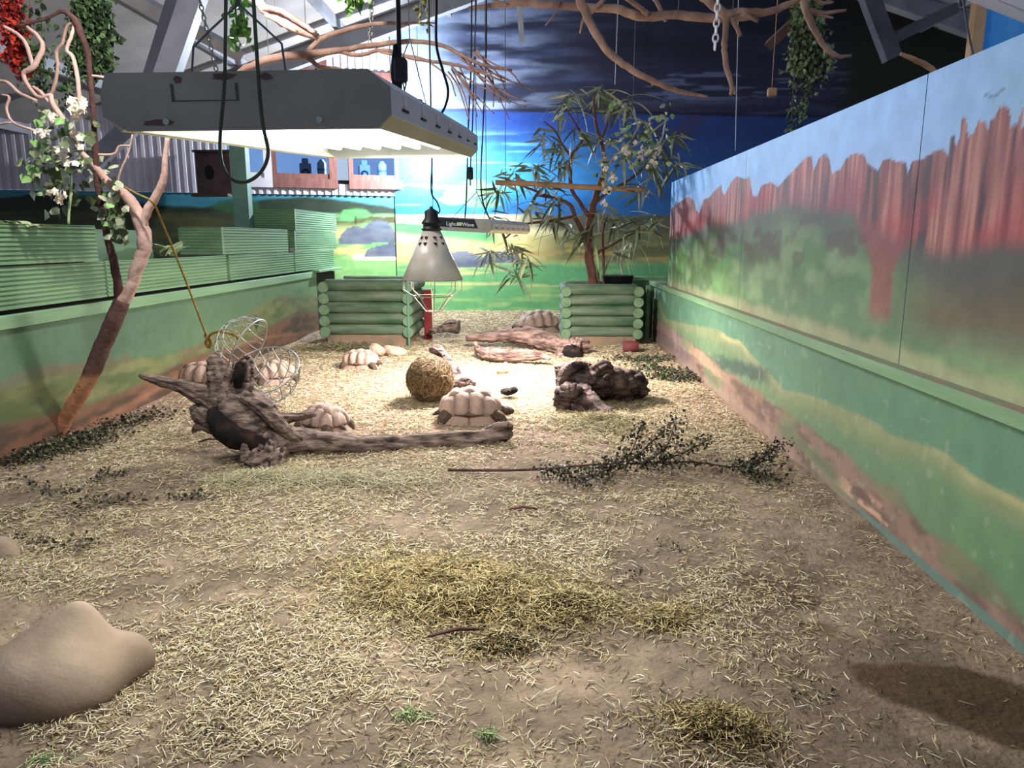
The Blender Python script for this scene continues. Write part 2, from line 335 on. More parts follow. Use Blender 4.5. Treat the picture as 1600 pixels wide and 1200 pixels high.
# --- right lower wall: green, ochre hill, brown earth
yt = [(1030,470),(1040,498),(1069,505),(1098,510),(1155,530),(1192,572),(1225,610),(1290,625),(1350,650),(1400,678),(1470,700),(1530,750),(1600,780)]
yb = [(1030,500),(1080,535),(1150,590),(1205,627),(1260,665),(1310,700),(1350,740),(1400,765),(1450,830),(1500,860),(1545,900),(1600,960)]
XL = 1.45
T1 = sorted((ax(a, b, XL).y, ax(a, b, XL).z) for a, b in yt); T2 = sorted((ax(a, b, XL).y, ax(a, b, XL).z) for a, b in yb)
def paint_low_right(V):
    Y, Z = V[:, 1], V[:, 2]; n = fbm(Y * 2.2, Z * 6, 71); n2 = fbm(Y * 6, Z * 22, 77)
    t1 = np.interp(Y, *zip(*T1)) + .04 * (n - .5); t2 = np.interp(Y, *zip(*T2)) + .05 * (n2 - .5)
    c = mixc(lin(84, 138, 106), lin(104, 156, 118), n)
    hill = mixc(lin(142, 154, 104), lin(106, 142, 98), sst(.0, .16, t1 - Z + .06 * (n2 - .5)))
    hill = mixc(hill, lin(196, 188, 120), .6 * sst(.04, .0, np.abs(t1 - Z - .015)) * sst(.5, .62, fbm(Y * 1.3, Z * 2, 83)))
    hill = mixc(hill, lin(92, 144, 92), .7 * sst(3.0, 2.2, Y) * sst(.05, .15, t1 - Z))
    br = mixc(lin(118, 92, 80), lin(150, 120, 100), sst(.35, .65, n2))
    br = mixc(br, lin(188, 152, 116), .8 * sst(5.2, 6.0, Y) * sst(.03, .01, np.abs(Z - t2 + .06) - .03))
    br = mixc(br, lin(140, 118, 124), .6 * sst(6.5, 7.5, Y))
    br = mixc(br, lin(104, 132, 84), .6 * sst(.55, .66, fbm(Y * 1.7, Z * 9, 93)))
    c = mixc(c, hill, sst(-.006, .006, t1 - Z)); c = mixc(c, br, sst(-.02, .02, t2 - Z))
    c = mixc(c, lin(58, 84, 78), .8 * sst(.05, .0, np.abs(Z - (.36 - .085 * (Y - 4.6)) ) - .01 - .03 * vnoise(Y * 14, Z * 4, 5)) * sst(4.4, 4.7, Y) * sst(6.2, 5.6, Y))
    strip = sst(.03, .024, Z) * sst(3.4, 3.1, Y); c = mixc(c, lin(98, 134, 122), strip)
    chip = sst(.56, .62, fbm(Y * 5, Z * 12, 101)) * sst(.13, .10, Z) * sst(.04, .05, Z) * sst(3.5, 3.2, Y); c = mixc(c, lin(206, 164, 132), chip)
    sp = sst(.86, .9, vnoise(Y * 22, Z * 22, 111)) * .7; c = mixc(c, lin(176, 184, 150), sp * .35)
    c = mixc(c, lin(166, 140, 122), .55 * sst(.10, .0, Z) * sst(3, 4, Y))
    c = (c * .82 + (c @ np.array([.3, .6, .1]))[:, None] * .18) * .74
    return c
wr = struct(paint_wall('wall_right', (XL, 9.3, -.05), (0, 1.2 - 9.3, 0), (0, 0, .72), (.10, 0, 0), .0125, paint_low_right, M['mural']))
led = MB(); led.box(1.405, 1.60, 1.2, 9.32, .655, .705, .006)
tr1 = struct(led.build('trim_1', M['green_board'])); MB().box(1.412, 1.478, 1.2, 9.3, .700, .707).build('dust', M['ledge'], tr1)
# return of the low wall beside the log planter
struct(MB().box(1.20, 1.62, 9.3, 9.40, 0, .70).build('wall_return', M['green_board']))
struct(MB().box(1.17, 1.64, 9.26, 9.44, .70, .75, .006).build('trim_3', M['green_board']))
struct(MB().box(1.335, 1.385, 8.95, 9.0, -.02, .66, .004).build('trim_4', M['green_board']))

# --- left low wall
LX = -2.9
def paint_low_left(V):
    Y, Z = V[:, 1], V[:, 2]; n = fbm(Y * 1.6, Z * 5, 121); n2 = fbm(Y * 4, Z * 16, 127)
    c = mixc(lin(70, 106, 76), lin(92, 126, 88), n)
    c = mixc(c, lin(104, 136, 84), sst(5.5, 9, Y) * .8)
    h1 = .36 + .06 * np.sin(Y * 1.7 + .6) + .16 * sst(6.2, 8.5, Y)
    c = mixc(c, mixc(lin(122, 126, 74), lin(84, 104, 56), sst(.3, .7, n2)), sst(-.015, .03, h1 - Z))
    c = mixc(c, lin(120, 98, 70), .65 * sst(.05, .01, np.abs(Z - h1 - .02 * np.sin(Y * 5))) * sst(.45, .6, fbm(Y * 2, Z, 133)))
    h2 = .20 + .04 * np.sin(Y * 2.3) + .10 * sst(6.8, 8, Y)
    c = mixc(c, mixc(lin(84, 66, 48), lin(122, 84, 58), sst(.4, .6, n2)), sst(-.02, .05, h2 - Z))
    c = mixc(c, lin(34, 62, 48), .9 * sst(.13, .10, np.abs(Y - 7.55) + 1.1 * np.abs(Z - .36) + .06 * n2))
    c = mixc(c, lin(150, 104, 74), .7 * sst(.03, .01, np.abs(Z - .10 - .09 * np.sin(Y * 1.1))))
    c = (c * .9 + (c @ np.array([.3, .6, .1]))[:, None] * .1) * .74
    return c
struct(paint_wall('wall_left', (LX, 2.3, -.05), (0, 9.75 - 2.3, 0), (0, 0, .81), (-.10, 0, 0), .0145, paint_low_left, M['mural']))
struct(MB().box(LX - .14, LX - .012, 9.76, 10.7, 0, .76).build('dark_gap_left', M['dark']))  # black gap past the painted wall, its shade put in as a dark block
struct(MB().box(LX - .02, LX + .02, 2.3, 9.7, .718, .795, .005).build('trim_5', M['green_board']))
struct(MB().box(LX - .20, LX + .10, 9.55, 10.75, .785, .815, .004).build('trim_6', M['green_board']))
struct(MB().box(LX - .14, LX - .03, 2.3, 10.6, .75, .80).build('wall_left_core', M['dark']))

# --- grooved decking planters on the left wall
def deck_board(mb, p0, p1, z0, z1, th, nx):
    """board between p0,p1 (xy) with horizontal grooves on the +nx face"""
    k = 9; prof = [(0, z0), (th, z0)]
    for i in range(k):
        a = z0 + (z1 - z0) * (i + .12) / k; b = z0 + (z1 - z0) * (i + .55) / k; e = (z1 - z0) / k
        prof += [(th, a), (th, b), (th - .008, b + e * .08), (th - .008, b + e * .37)]
    prof += [(th, z1 - .004), (th - .004, z1), (0, z1)]
    mb.prism(prof, (p0[0], p0[1], 0), (p1[0], p1[1], 0), nx, (0, 0, 1))
def deck_box(label, boards, back=None, soil=None):
    t = thing('planter_box', label, 'planter', (0, 0, 0), 0)
    for (p0, p1, z0, z1, nx) in boards:
        mb = MB(); deck_board(mb, p0, p1, z0, z1, .045, nx); mb.build('board', M['green_board'], t)
    if back: MB().box(*back).build('back_board', M['green_board'], t)
    if soil: MB().box(*soil).build('soil', M['bark_dark'], t)
    return t
fx = LX - .05
def fr_(y0, y1, z0, z1, dx=0.0): return ((fx + dx, y0), (fx + dx, y1), z0, z1, (1, 0, 0))
deck_box('low grooved green timber planter below the leafy branch, two boards high', [fr_(2.3, 4.93, .822, 1.056), fr_(2.3, 4.86, 1.066, 1.292, .01)], (-3.56, -3.53, 2.3, 6.8, .83, 1.285), (-3.5, -2.96, 2.3, 4.8, .9, 1.12))
deck_box('middle grooved green timber planter with succulents in front of the lit stack', [fr_(4.95, 6.93, .822, 1.058)], None, (-3.5, -2.96, 4.9, 6.8, .85, 1.0))
deck_box('raised grooved green planter with a brightly lit end board', [fr_(6.9, 8.72, 1.068, 1.318), fr_(7.0, 8.9, .822, 1.06, -.004), ((-3.30, 6.90), (-2.905, 6.90), 1.068, 1.318, (0, -1, 0))], (-3.33, -3.30, 6.9, 8.7, 1.07, 1.31), (-3.3, -2.96, 6.95, 8.68, 1.1, 1.27))
deck_box('tallest grooved green planter stack at the far end of the low wall', [fr_(8.93, 10.7, .822, 1.06), fr_(9.0, 10.85, 1.066, 1.31), fr_(9.05, 10.9, 1.316, 1.568), ((-3.55, 9.0), (-2.905, 9.0), 1.066, 1.31, (0, -1, 0)), ((-3.55, 9.05), (-2.905, 9.05), 1.316, 1.568, (0, -1, 0))], (-3.58, -3.55, 9.0, 10.9, .83, 1.56), (-3.5, -2.96, 9.1, 10.8, 1.3, 1.5))
tag(MB().box(-2.98, -2.90, 8.74, 8.90, 1.06, 1.10, .004).build('timber_offcut', M['bark_dark']), 'small brown timber offcut between the two green planters', 'offcut')
tag(MB().box(-3.54, -3.36, 8.74, 8.88, 0.0, 2.75, .006).build('timber_post', M['green_post']), 'tall grey green painted post rising behind the planters', 'post')

# --- back mural wall
def paint_back(V):
    X, Y, Z = V[:, 0], V[:, 1], V[:, 2]; u, v = wall_px(X, Y, Z)
    n = fbm(u / 60, v / 9, 201); n2 = fbm(u / 26, v / 5, 207); n3 = fbm(u / 110, v / 16, 213)
    rt = sst(640, 1000, u)
    # sky, lower board
    s = mixc(lin(60, 150, 220), lin(26, 56, 128), sst(300, 190, v + 30 * (n - .5)))
    s = mixc(s, lin(40, 128, 214), .8 * sst(285, 320, v))
    s = mixc(s, mixc(lin(30, 60, 120), lin(34, 46, 96), n3), .85 * sst(820, 1050, u))
    s = mixc(s, lin(120, 190, 235), .7 * sst(.58, .68, fbm(u / 140, v / 5.5, 219)) * sst(880, 780, u) * sst(200, 225, v))
    s = mixc(s, lin(36, 92, 150), .8 * sst(.1, .5, rt) * sst(300, 325, v))
    s = mixc(s, lin(60, 44, 66), .5 * sst(30, 8, np.abs((u - 1060) - .9 * (v - 215) * -1)) * sst(1010, 1060, u))
    # upper board: dark clouds
    d = mixc(lin(34, 38, 60), lin(74, 84, 122), sst(.46, .74, fbm(u / 150, v / 20, 223)) * (1 - .55 * rt))
    d = mixc(d, lin(150, 168, 204), .8 * sst(.54, .72, fbm(u / 110, v / 15, 229)) * sst(960, 640, u))
    d = mixc(d, lin(18, 20, 32), .75 * sst(860, 1000, u + 20 * n) * sst(120, 60, v))
    d = mixc(d, lin(96, 108, 142), .65 * sst(.57, .66, fbm(u / 70, v / 6, 231)) * sst(100, 115, v) * sst(168, 150, v) * sst(960, 1040, u))
    d = mixc(d, lin(60, 78, 118), .75 * sst(130, 180, v) * sst(820, 660, u))
    d = mixc(d, lin(176, 200, 236), .9 * sst(740, 635, u + 30 * (n - .5)))  # lamp glow on the left end, painted into the board colour
    dg = sst(1270, 1345, u + 40 * (fbm(u / 50, v / 50, 235) - .5)); d = mixc(d, lin(24, 32, 20), dg); s = mixc(s, lin(26, 34, 24), dg)
    jo = 169 + .02 * (u - 622)
    c = mixc(d, s, sst(-1, 1, v - jo))
    c = mixc(c, lin(10, 12, 20), .85 * sst(2.6, 1.2, np.abs(v - jo)))
    # land
    hz = 336 + 5 * (fbm(u / 40, 0 * u, 241) - .5)
    land = mixc(lin(222, 214, 178), lin(210, 196, 130), sst(340, 385, v))
    land = mixc(land, lin(196, 160, 110), .5 * sst(.5, .65, n) * sst(380, 400, v))
    land = mixc(land, mixc(lin(106, 168, 110), lin(64, 124, 84), n2), sst(350, 354, v + 6 * n2) * sst(380, 366, v - .10 * (u - 690)) * sst(800, 760, u))
    dark = mixc(lin(38, 40, 48), lin(60, 64, 54), n3)
    land = mixc(land, dark, .92 * sst(760, 860, u) * sst(352 + 20 * n, 346, v - 16 * sst(800, 950, u)))
    land = mixc(land, mixc(lin(96, 102, 62), lin(64, 74, 52), n2), .9 * sst(800, 900, u) * sst(358, 372, v) * sst(420, 405, v))
    land = mixc(land, lin(176, 152, 92), .7 * sst(.52, .6, n) * sst(770, 820, u) * sst(378, 386, v) * sst(416, 404, v))
    gg = mixc(lin(104, 168, 112), lin(150, 190, 120), sst(.5, .66, n)); gg = mixc(gg, lin(216, 212, 140), .8 * sst(.6, .7, fbm(u / 120, v / 6, 251)) * sst(410, 420, v) * sst(470, 455, v))
    gg = mixc(gg, lin(70, 128, 92), .45 * rt)
    land = mixc(land, gg, sst(404, 416, v + 8 * (n - .5)))
    for bx, by, bw, bh in ((722, 416, 34, 24), (690, 412, 22, 16), (782, 409, 30, 16), (748, 412, 20, 12)):  # painted boulders
        q = ((u - bx) / bw) ** 2 + ((v - by) / bh) ** 2; land = mixc(land, mixc(lin(86, 92, 112), lin(120, 126, 146), sst(0, -bh, v - by + 4 * n2)), (q < 1) * (v < by + 1) * .95)
    c = mixc(c, land, sst(-1.5, 1.5, v - hz))
    for tx, ty, rw, rh in ((735, 300, 40, 9), (712, 312, 28, 8), (756, 318, 30, 8), (742, 286, 22, 7), (770, 300, 26, 7)):          # painted acacia
        q = ((u - tx) / rw) ** 2 + ((v - ty) / rh) ** 2 + .9 * (n2 - .5); c = mixc(c, mixc(lin(120, 164, 96), lin(70, 116, 80), n2), .85 * sst(1.0, .7, q))
    c = mixc(c, lin(84, 74, 66), .8 * sst(2.2, 1.2, np.abs(u - 741 - .25 * (330 - v))) * sst(305, 312, v) * sst(346, 342, v))
    c = mixc(c, lin(214, 196, 150), .5 * sst(.62, .7, vnoise(u / 4, v / 3, 261)) * sst(486, 490, v))
    return c
BY = 12.2
struct(paint_wall('wall_back', (-2.28, BY, -.05), (9.6, 0, 0), (0, 0, 3.38), (0, .08, 0), .024, paint_back, M['mural']))
struct(paint_wall('wall_back_upper', (-2.28, BY - .025, 3.325), (9.6, 0, 0), (0, 0, 2.5), (0, .105, 0), .024, paint_back, M['mural']))

# --- far gable wall on the left: white cladding over a painted dado, windows
A = Vector((-7.6, 10.5, 0)); Bp = Vector((-2.28, 12.25, 0)); WD = (Bp - A).normalized(); WN = Vector((WD.y, -WD.x, 0))   # WN towards the room
def wl(px, py, off=0.0):                                     # wall coordinates (t, z) hit by the ray of a camera pixel
    r = ray(px, py); k = (A + WN * off - O).dot(WN) / r.dot(WN); p = O + r * k; return (p - A).dot(WD), p.z
def wp(t, z, off=0.0): p = A + WD * t + WN * off; return Vector((p.x, p.y, z))
LEN = (Bp - A).length
def paint_far(V):
    X, Y, Z = V[:, 0], V[:, 1], V[:, 2]; u, v = wall_px(X, Y, Z); n = fbm(u / 40, v / 8, 301); n2 = fbm(u / 18, v / 6, 307)
    zt = 1.9
    c = mixc(lin(40, 104, 122), lin(74, 140, 158), n)
    hill = 1.74 + .08 * np.sin(u / 60) + .08 * n
    c = mixc(c, mixc(lin(22, 36, 30), lin(44, 56, 40), n2), sst(-.01, .02, hill - Z))
    lf = sst(470, 540, u)
    low = mixc(lin(70, 72, 44), lin(196, 186, 120), lf[:] * sst(1.5, 1.3, Z)); low = mixc(low, mixc(lin(52, 60, 40), lin(110, 158, 104), lf), sst(.4, .65, n))
    c = mixc(c, low, sst(0, .05, 1.60 - Z + .06 * n))
    c = mixc(c, mixc(lin(150, 190, 120), lin(110, 168, 100), n2), lf * sst(1.0, .9, Z))
    c = mixc(c, lin(236, 232, 214), lf * .9 * sst(6, 3, np.abs(v - 401 - 2 * n2)) * sst(548, 560, u))
    for bx, by, bw, bh in ((556, 378, 26, 24), (592, 376, 28, 32), (612, 396, 26, 16), (600, 398, 30, 14)):
        q = ((u - bx) / bw) ** 2 + ((v - by) / bh) ** 2; c = mixc(c, mixc(lin(66, 70, 88), lin(106, 112, 130), n2), .95 * (q < 1) * (v < by + 3))
    for tx, ty, rw, rh in ((555, 334, 26, 9), (370, 322, 42, 12), (545, 341, 14, 6), (390, 333, 26, 7)):
        q = ((u - tx) / rw) ** 2 + ((v - ty) / rh) ** 2 + .8 * (n2 - .5); c = mixc(c, lin(44, 84, 52) if tx < 500 else lin(88, 150, 92), .8 * sst(1, .7, q))
    for tx, t0, t1 in ((556, 338, 352), (382, 335, 352)): c = mixc(c, lin(40, 34, 30), .8 * (np.abs(u - tx) < 1.6) * (v > t0) * (v < t1))
    return c
p0 = wp(-3, -.05); p1 = wp(LEN, -.05)
wf = struct(paint_wall('wall_far', p0, p1 - p0, (0, 0, 1.95), -WN * .1, .026, paint_far, M['mural']))
def corr(t0, t1, z0, z1f, off=0.02, pitch=.11):              # corrugated sheet, top edge follows the roof
    ts = []; k = int((t1 - t0) / pitch)
    V = []; Fc = []
    for i in range(k):
        for f, d in ((0, 0), (.45, 0), (.55, .022), (.92, .022)):
            t = t0 + (i + f) * pitch; a = wp(t, z0, off + d); V += [a, wp(t, z1f(a.x), off + d)]
    for i in range(len(V) // 2 - 1): Fc.append((2 * i, 2 * i + 2, 2 * i + 3, 2 * i + 1))
    return np_mesh('cladding', [tuple(v) for v in V], Fc)
RIDGE_X, RIDGE_Z, SL = 1.8, 5.75, .33
def roof_z(x): return RIDGE_Z - SL * abs(x - RIDGE_X)
tw = [wl(348, 260)[0], wl(425, 260)[0], wl(446, 260)[0], wl(527, 280)[0], wl(545, 280)[0], wl(628, 280)[0]]
zs, zh = wl(530, 283)[1], wl(530, 128)[1]
cut = [(-3.0, tw[0]), (tw[5], LEN)]
for a, b in cut:
    if b - a > .1: link('cladding', corr(a, b, 1.90, roof_z), M['clad'], wf)
link('cladding', corr(tw[0], tw[5], 1.90, lambda x: zs - .05), M['clad'], wf)
link('cladding', corr(tw[0], tw[5], zh + .05, roof_z), M['clad'], wf)
def wbar(mb, t0, t1, z0, z1, o0, o1):
    vs = [wp(t, z, o) for t in (t0, t1) for o in (o0, o1) for z in (z0, z1)]
    mb.add(vs, [(0, 1, 3, 2), (4, 6, 7, 5), (0, 4, 5, 1), (2, 3, 7, 6), (0, 2, 6, 4), (1, 5, 7, 3)]); return mb
for i, (a, b) in enumerate(((tw[0], tw[1]), (tw[2] - .2, tw[3]), (tw[4], tw[5]))):
    wn = MB(); wbar(wn, a, b, zs - .12, zs + .02, -.06, .09); wo = struct(wn.build('window_%d' % (i + 1), M['brown_wood'] if i else M['clad']))
    fm = M['brown_wood'] if i else M['clad']
    for (t0, t1, z0, z1) in ((a, b, zh - .02, zh + .16), (a, a + .07, zs, zh), (b - .12, b, zs, zh)):
        wbar(MB(), t0, t1, z0, z1, -.05, .07).build('frame', fm, wo)
    wbar(MB(), a + .05, b - .08, zs + .0, zs + .10, -.04, .05).build('sash', fm, wo)
    wbar(MB(), a + .03, b - .05, zs, zh, -.012, -.006).build('pane', M['glass'], wo)
wbar(MB(), wl(496, 108)[0], wl(510, 108)[0], zh + .1, zh + .45, .02, .10).build('mullion', M['brown_wood'], wo)
# shelf and devices behind the window panes
shf = wbar(MB(), tw[2] - .3, tw[5] - .02, zs - .04, zs + .02, -.50, -.08).build('window_shelf', M['black']); tag(shf, 'dark narrow shelf behind the brown window panes', 'shelf')
for k, (px, lab) in enumerate(((477, 'grey boxed fan unit with round dial behind the window beside the green post'), (569, 'grey boxed fan unit with round dial behind the window by the mural corner'))):
    t, _ = wl(px, 260, -.25); t0 = thing('fan_unit', lab, 'fan unit', wp(t, zs + .02, -.28), math.atan2(WD.y, WD.x))
    MB().box(-.09, .09, -.08, .08, 0, .26, .015).build('case', M['grey_box'], t0)
    MB().box(-.05, .05, -.03, .03, .255, .34, .01).build('cap', M['grey_box'], t0)
    mb = MB(); mb.tube([(0, -.079, .11), (0, -.088, .11)], .062, 20); d_ = mb.build('dial', M['black'], t0)
    mb = MB(); mb.tube([(0, -.086, .11), (0, -.094, .11)], .03, 16); mb.build('hub', M['grey_box'], d_)
for k, (px, lab) in enumerate(((503, 'white canister with feet behind the window beside the green post'), (597, 'white canister with feet behind the window by the mural corner'))):
    t, _ = wl(px, 260, -.25); t0 = thing('canister', lab, 'canister', wp(t, zs + .02, -.28), math.atan2(WD.y, WD.x))
    MB().lathe([(0, .07), (.06, .07), (.075, .09), (.075, .27), (.05, .30), (.03, .33), (0, .33)], 16).build('body', M['white_plastic'], t0)
    for sx in (-.05, .05): MB().lathe([(0, 0), (.02, 0), (.02, .085), (0, .085)], 8, (sx, 0, 0)).build('foot', M['white_plastic'], t0)
    MB().lathe([(.077, .15), (.077, .19)], 16).build('band', M['grey_box'], t0)

struct(MB().box(-9, 7, -.9, -.8, 0, 1.0).build('wall_front', M['brown_wood']))
struct(MB().box(-9, 7, -.9, -.8, 2.1, 4.2).build('wall_front_upper', M['brown_wood']))
# --- roof: sheets on purlins, rafters, with clear daylight strips left open
Y0, Y1 = -1.5, 14.6
roof = struct(thing('ceiling', None, None)); 
if 'category' in roof: del roof['category']
def roof_pt(x, y, dz=0): return Vector((x, y, roof_z(x) + dz))
for side, xs in ((-1, np.linspace(RIDGE_X, -9.0, 7)), (1, np.linspace(RIDGE_X, 8.0, 5))):
    for i in range(len(xs) - 1):
        a, b = xs[i], xs[i + 1]
        for (ya, yb) in ((Y0, 2.2), (2.9, 6.6), (7.2, Y1)):
            if (side, i) in ((1, 1), (-1, 2), (-1, 4)) and ya < 6: continue          # extra openings added out of view for more daylight
            mb = MB(); n = 10
            vs = []
            for q in range(2):
                for x in (a, b): vs += [roof_pt(x, ya, .05 * q), roof_pt(x, yb, .05 * q)]
            mb.add(vs, [(0, 1, 3, 2), (4, 6, 7, 5), (0, 2, 6, 4), (1, 5, 7, 3), (0, 4, 5, 1), (2, 3, 7, 6)])
            mb.build('roof_sheet', M['roof'], roof)
for i, x in enumerate(list(np.arange(-8.6, 1.7, 1.45)) + [3.0, 4.4, 5.8]):
    mb = MB(); mb.obox(roof_pt(x, Y0, -.07), roof_pt(x, Y1, -.07), .07, .14); mb.build('purlin', M['steel'], roof)
def ibeam(mb, a, b, h=.26, wd=.14):
    a = Vector(a); b = Vector(b); d = (b - a).normalized(); u = (Vector((0, 0, 1)) - d * d.z).normalized()
    mb.obox(a + u * h / 2, b + u * h / 2, wd, .022); mb.obox(a - u * h / 2, b - u * h / 2, wd, .022); mb.obox(a, b, .02, h)
for k, y in enumerate((5.6, 11.0)):
    f = thing('roof_truss', ['grey steel roof truss over the hanging branches', 'grey steel roof truss just in front of the mural'][k], 'roof truss')
    for xe in (-8.8, 6.6):
        mb = MB(); ibeam(mb, roof_pt(RIDGE_X, y, -.30), roof_pt(xe, y, -.30)); mb.build('rafter', M['steel'], f)
    if k == 1:
        mb = MB(); ibeam(mb, (-5.27, y - .9, 0), (-5.27, y - .9, roof_z(-5.27) - .25), .28, .2); mb.build('column', M['steel_dark'], f)

def brace(px0, py0, Ya, px1, py1, Yb, wd, ht, m, label, cat='steel brace', name='steel_brace'):
    mb = MB(); mb.obox(at(px0, py0, Ya), at(px1, py1, Yb), wd, ht, (0, 1, .2))
    return tag(mb.build(name, m), label, cat)
brace(312, -30, 6.2, 240, 180, 6.2, .16, .14, M['steel'], 'pale grey diagonal steel brace rising behind the large light hood')
brace(286, -40, 6.35, 212, 200, 6.35, .10, .10, M['steel_dark'], 'dark narrow steel brace against the pale diagonal brace')
brace(188, -14, 6.6, 372, 84, 7.6, .10, .16, M['steel'], 'pale grey steel tie running down to the hanging vine')
brace(228, 176, 10.1, 130, 268, 10.1, .22, .16, M['steel'], 'grey sloping steel knee brace beside the leafy branch')
brace(1352, -20, 9.6, 1394, 92, 9.6, .18, .18, M['steel_dark'], 'dark steel strut hanging from the roof above the green corner')
brace(1494, 12, 9.6, 1392, 62, 9.6, .12, .10, M['steel_dark'], 'thin dark steel brace joining the hanging strut above the cliffs')
brace(1440, -52, 5.2, 1640, 24, 4.6, .10, .16, M['clad'], 'white painted steel beam above the painted cliff wall')
brace(808, -30, 7.5, 816, 66, 7.5, .05, .03, M['grey_box'], 'short grey timber batten hanging over the dark painted clouds', 'batten', 'hanging_batten')
brace(1262, 15, 8.2, 1200, 72, 8.6, .09, .08, M['nest'], 'dark timber offcut hanging beside the ivy garland', 'timber', 'hanging_timber')
# blue sky board with a pale timber frame standing beyond the cliff wall
sb = thing('sky_panel', 'bright blue painted sky board with pale timber frame beyond the cliff wall', 'panel', (2.99, 5.5, 0))
MB().box(.06, 1.6, .0, .03, .0, 2.80).build('board', M['sky_blue'], sb)
MB().box(-.02, .06, -.02, .05, .0, 2.86, .004).build('frame_upright', M['orange_wood'], sb)
MB().box(-.02, 1.6, -.02, .05, 2.80, 2.86, .004).build('frame_top', M['orange_wood'], sb)

# ------------------------------------------------------------------ floor
def gz(x, y):
    x = np.asarray(x, float); y = np.asarray(y, float)
    return .035 * (fbm(x * 1.7, y * 1.7, 401) - .5) + .014 * (fbm(x * 9, y * 9, 405, 3) - .5) + .05 * sst(8.5, 12, y)
def gzs(x, y): return float(gz(x, y))
def blob(x, y, cx, cy, rx, ry, rot=0.0, s=0):
    dx, dy = x - cx, y - cy; c, sn = math.cos(rot), math.sin(rot); a = (dx * c + dy * sn) / rx; b = (-dx * sn + dy * c) / ry
    return a * a + b * b + .9 * (fbm(x * 7, y * 7, 411 + s) - .5)
xs = np.linspace(-3.05, 1.62, 260); ys = 1.0 + 12.0 * np.linspace(0, 1, 520) ** 1.5
gx, gy = np.meshgrid(xs, ys); zz = gz(gx, gy)
n1 = fbm(gx * 1.3, gy * 1.3, 421); n2 = fbm(gx * 6, gy * 6, 427)
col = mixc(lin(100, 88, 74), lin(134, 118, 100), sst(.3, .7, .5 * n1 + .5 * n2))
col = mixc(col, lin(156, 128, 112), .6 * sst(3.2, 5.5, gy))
w1 = fl(1500, 1085); w2 = fl(1205, 920); w3 = fl(1280, 985); w4 = fl(1600, 1130)
for p, rx, ry, ro, k in ((w1, .27, .13, -.25, .9), (w4, .22, .13, -.3, .9), (w2, .17, .09, -.7, .6), (w3, .07, .05, 0, .6)):
    col = mixc(col, lin(70, 56, 44), k * sst(1.1, .8, blob(gx, gy, p.x, p.y, rx, ry, ro)))
nx_, ny_ = len(xs), len(ys)
i = (np.arange(ny_ - 1)[:, None] * nx_ + np.arange(nx_ - 1)[None]).ravel()
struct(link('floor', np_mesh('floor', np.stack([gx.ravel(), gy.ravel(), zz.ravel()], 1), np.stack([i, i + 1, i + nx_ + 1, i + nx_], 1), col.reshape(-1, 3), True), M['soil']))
struct(MB().box(-12, 9, -2, 16, -.25, -.10).build('floor_slab', M['soil'] if False else M['bare_log']))
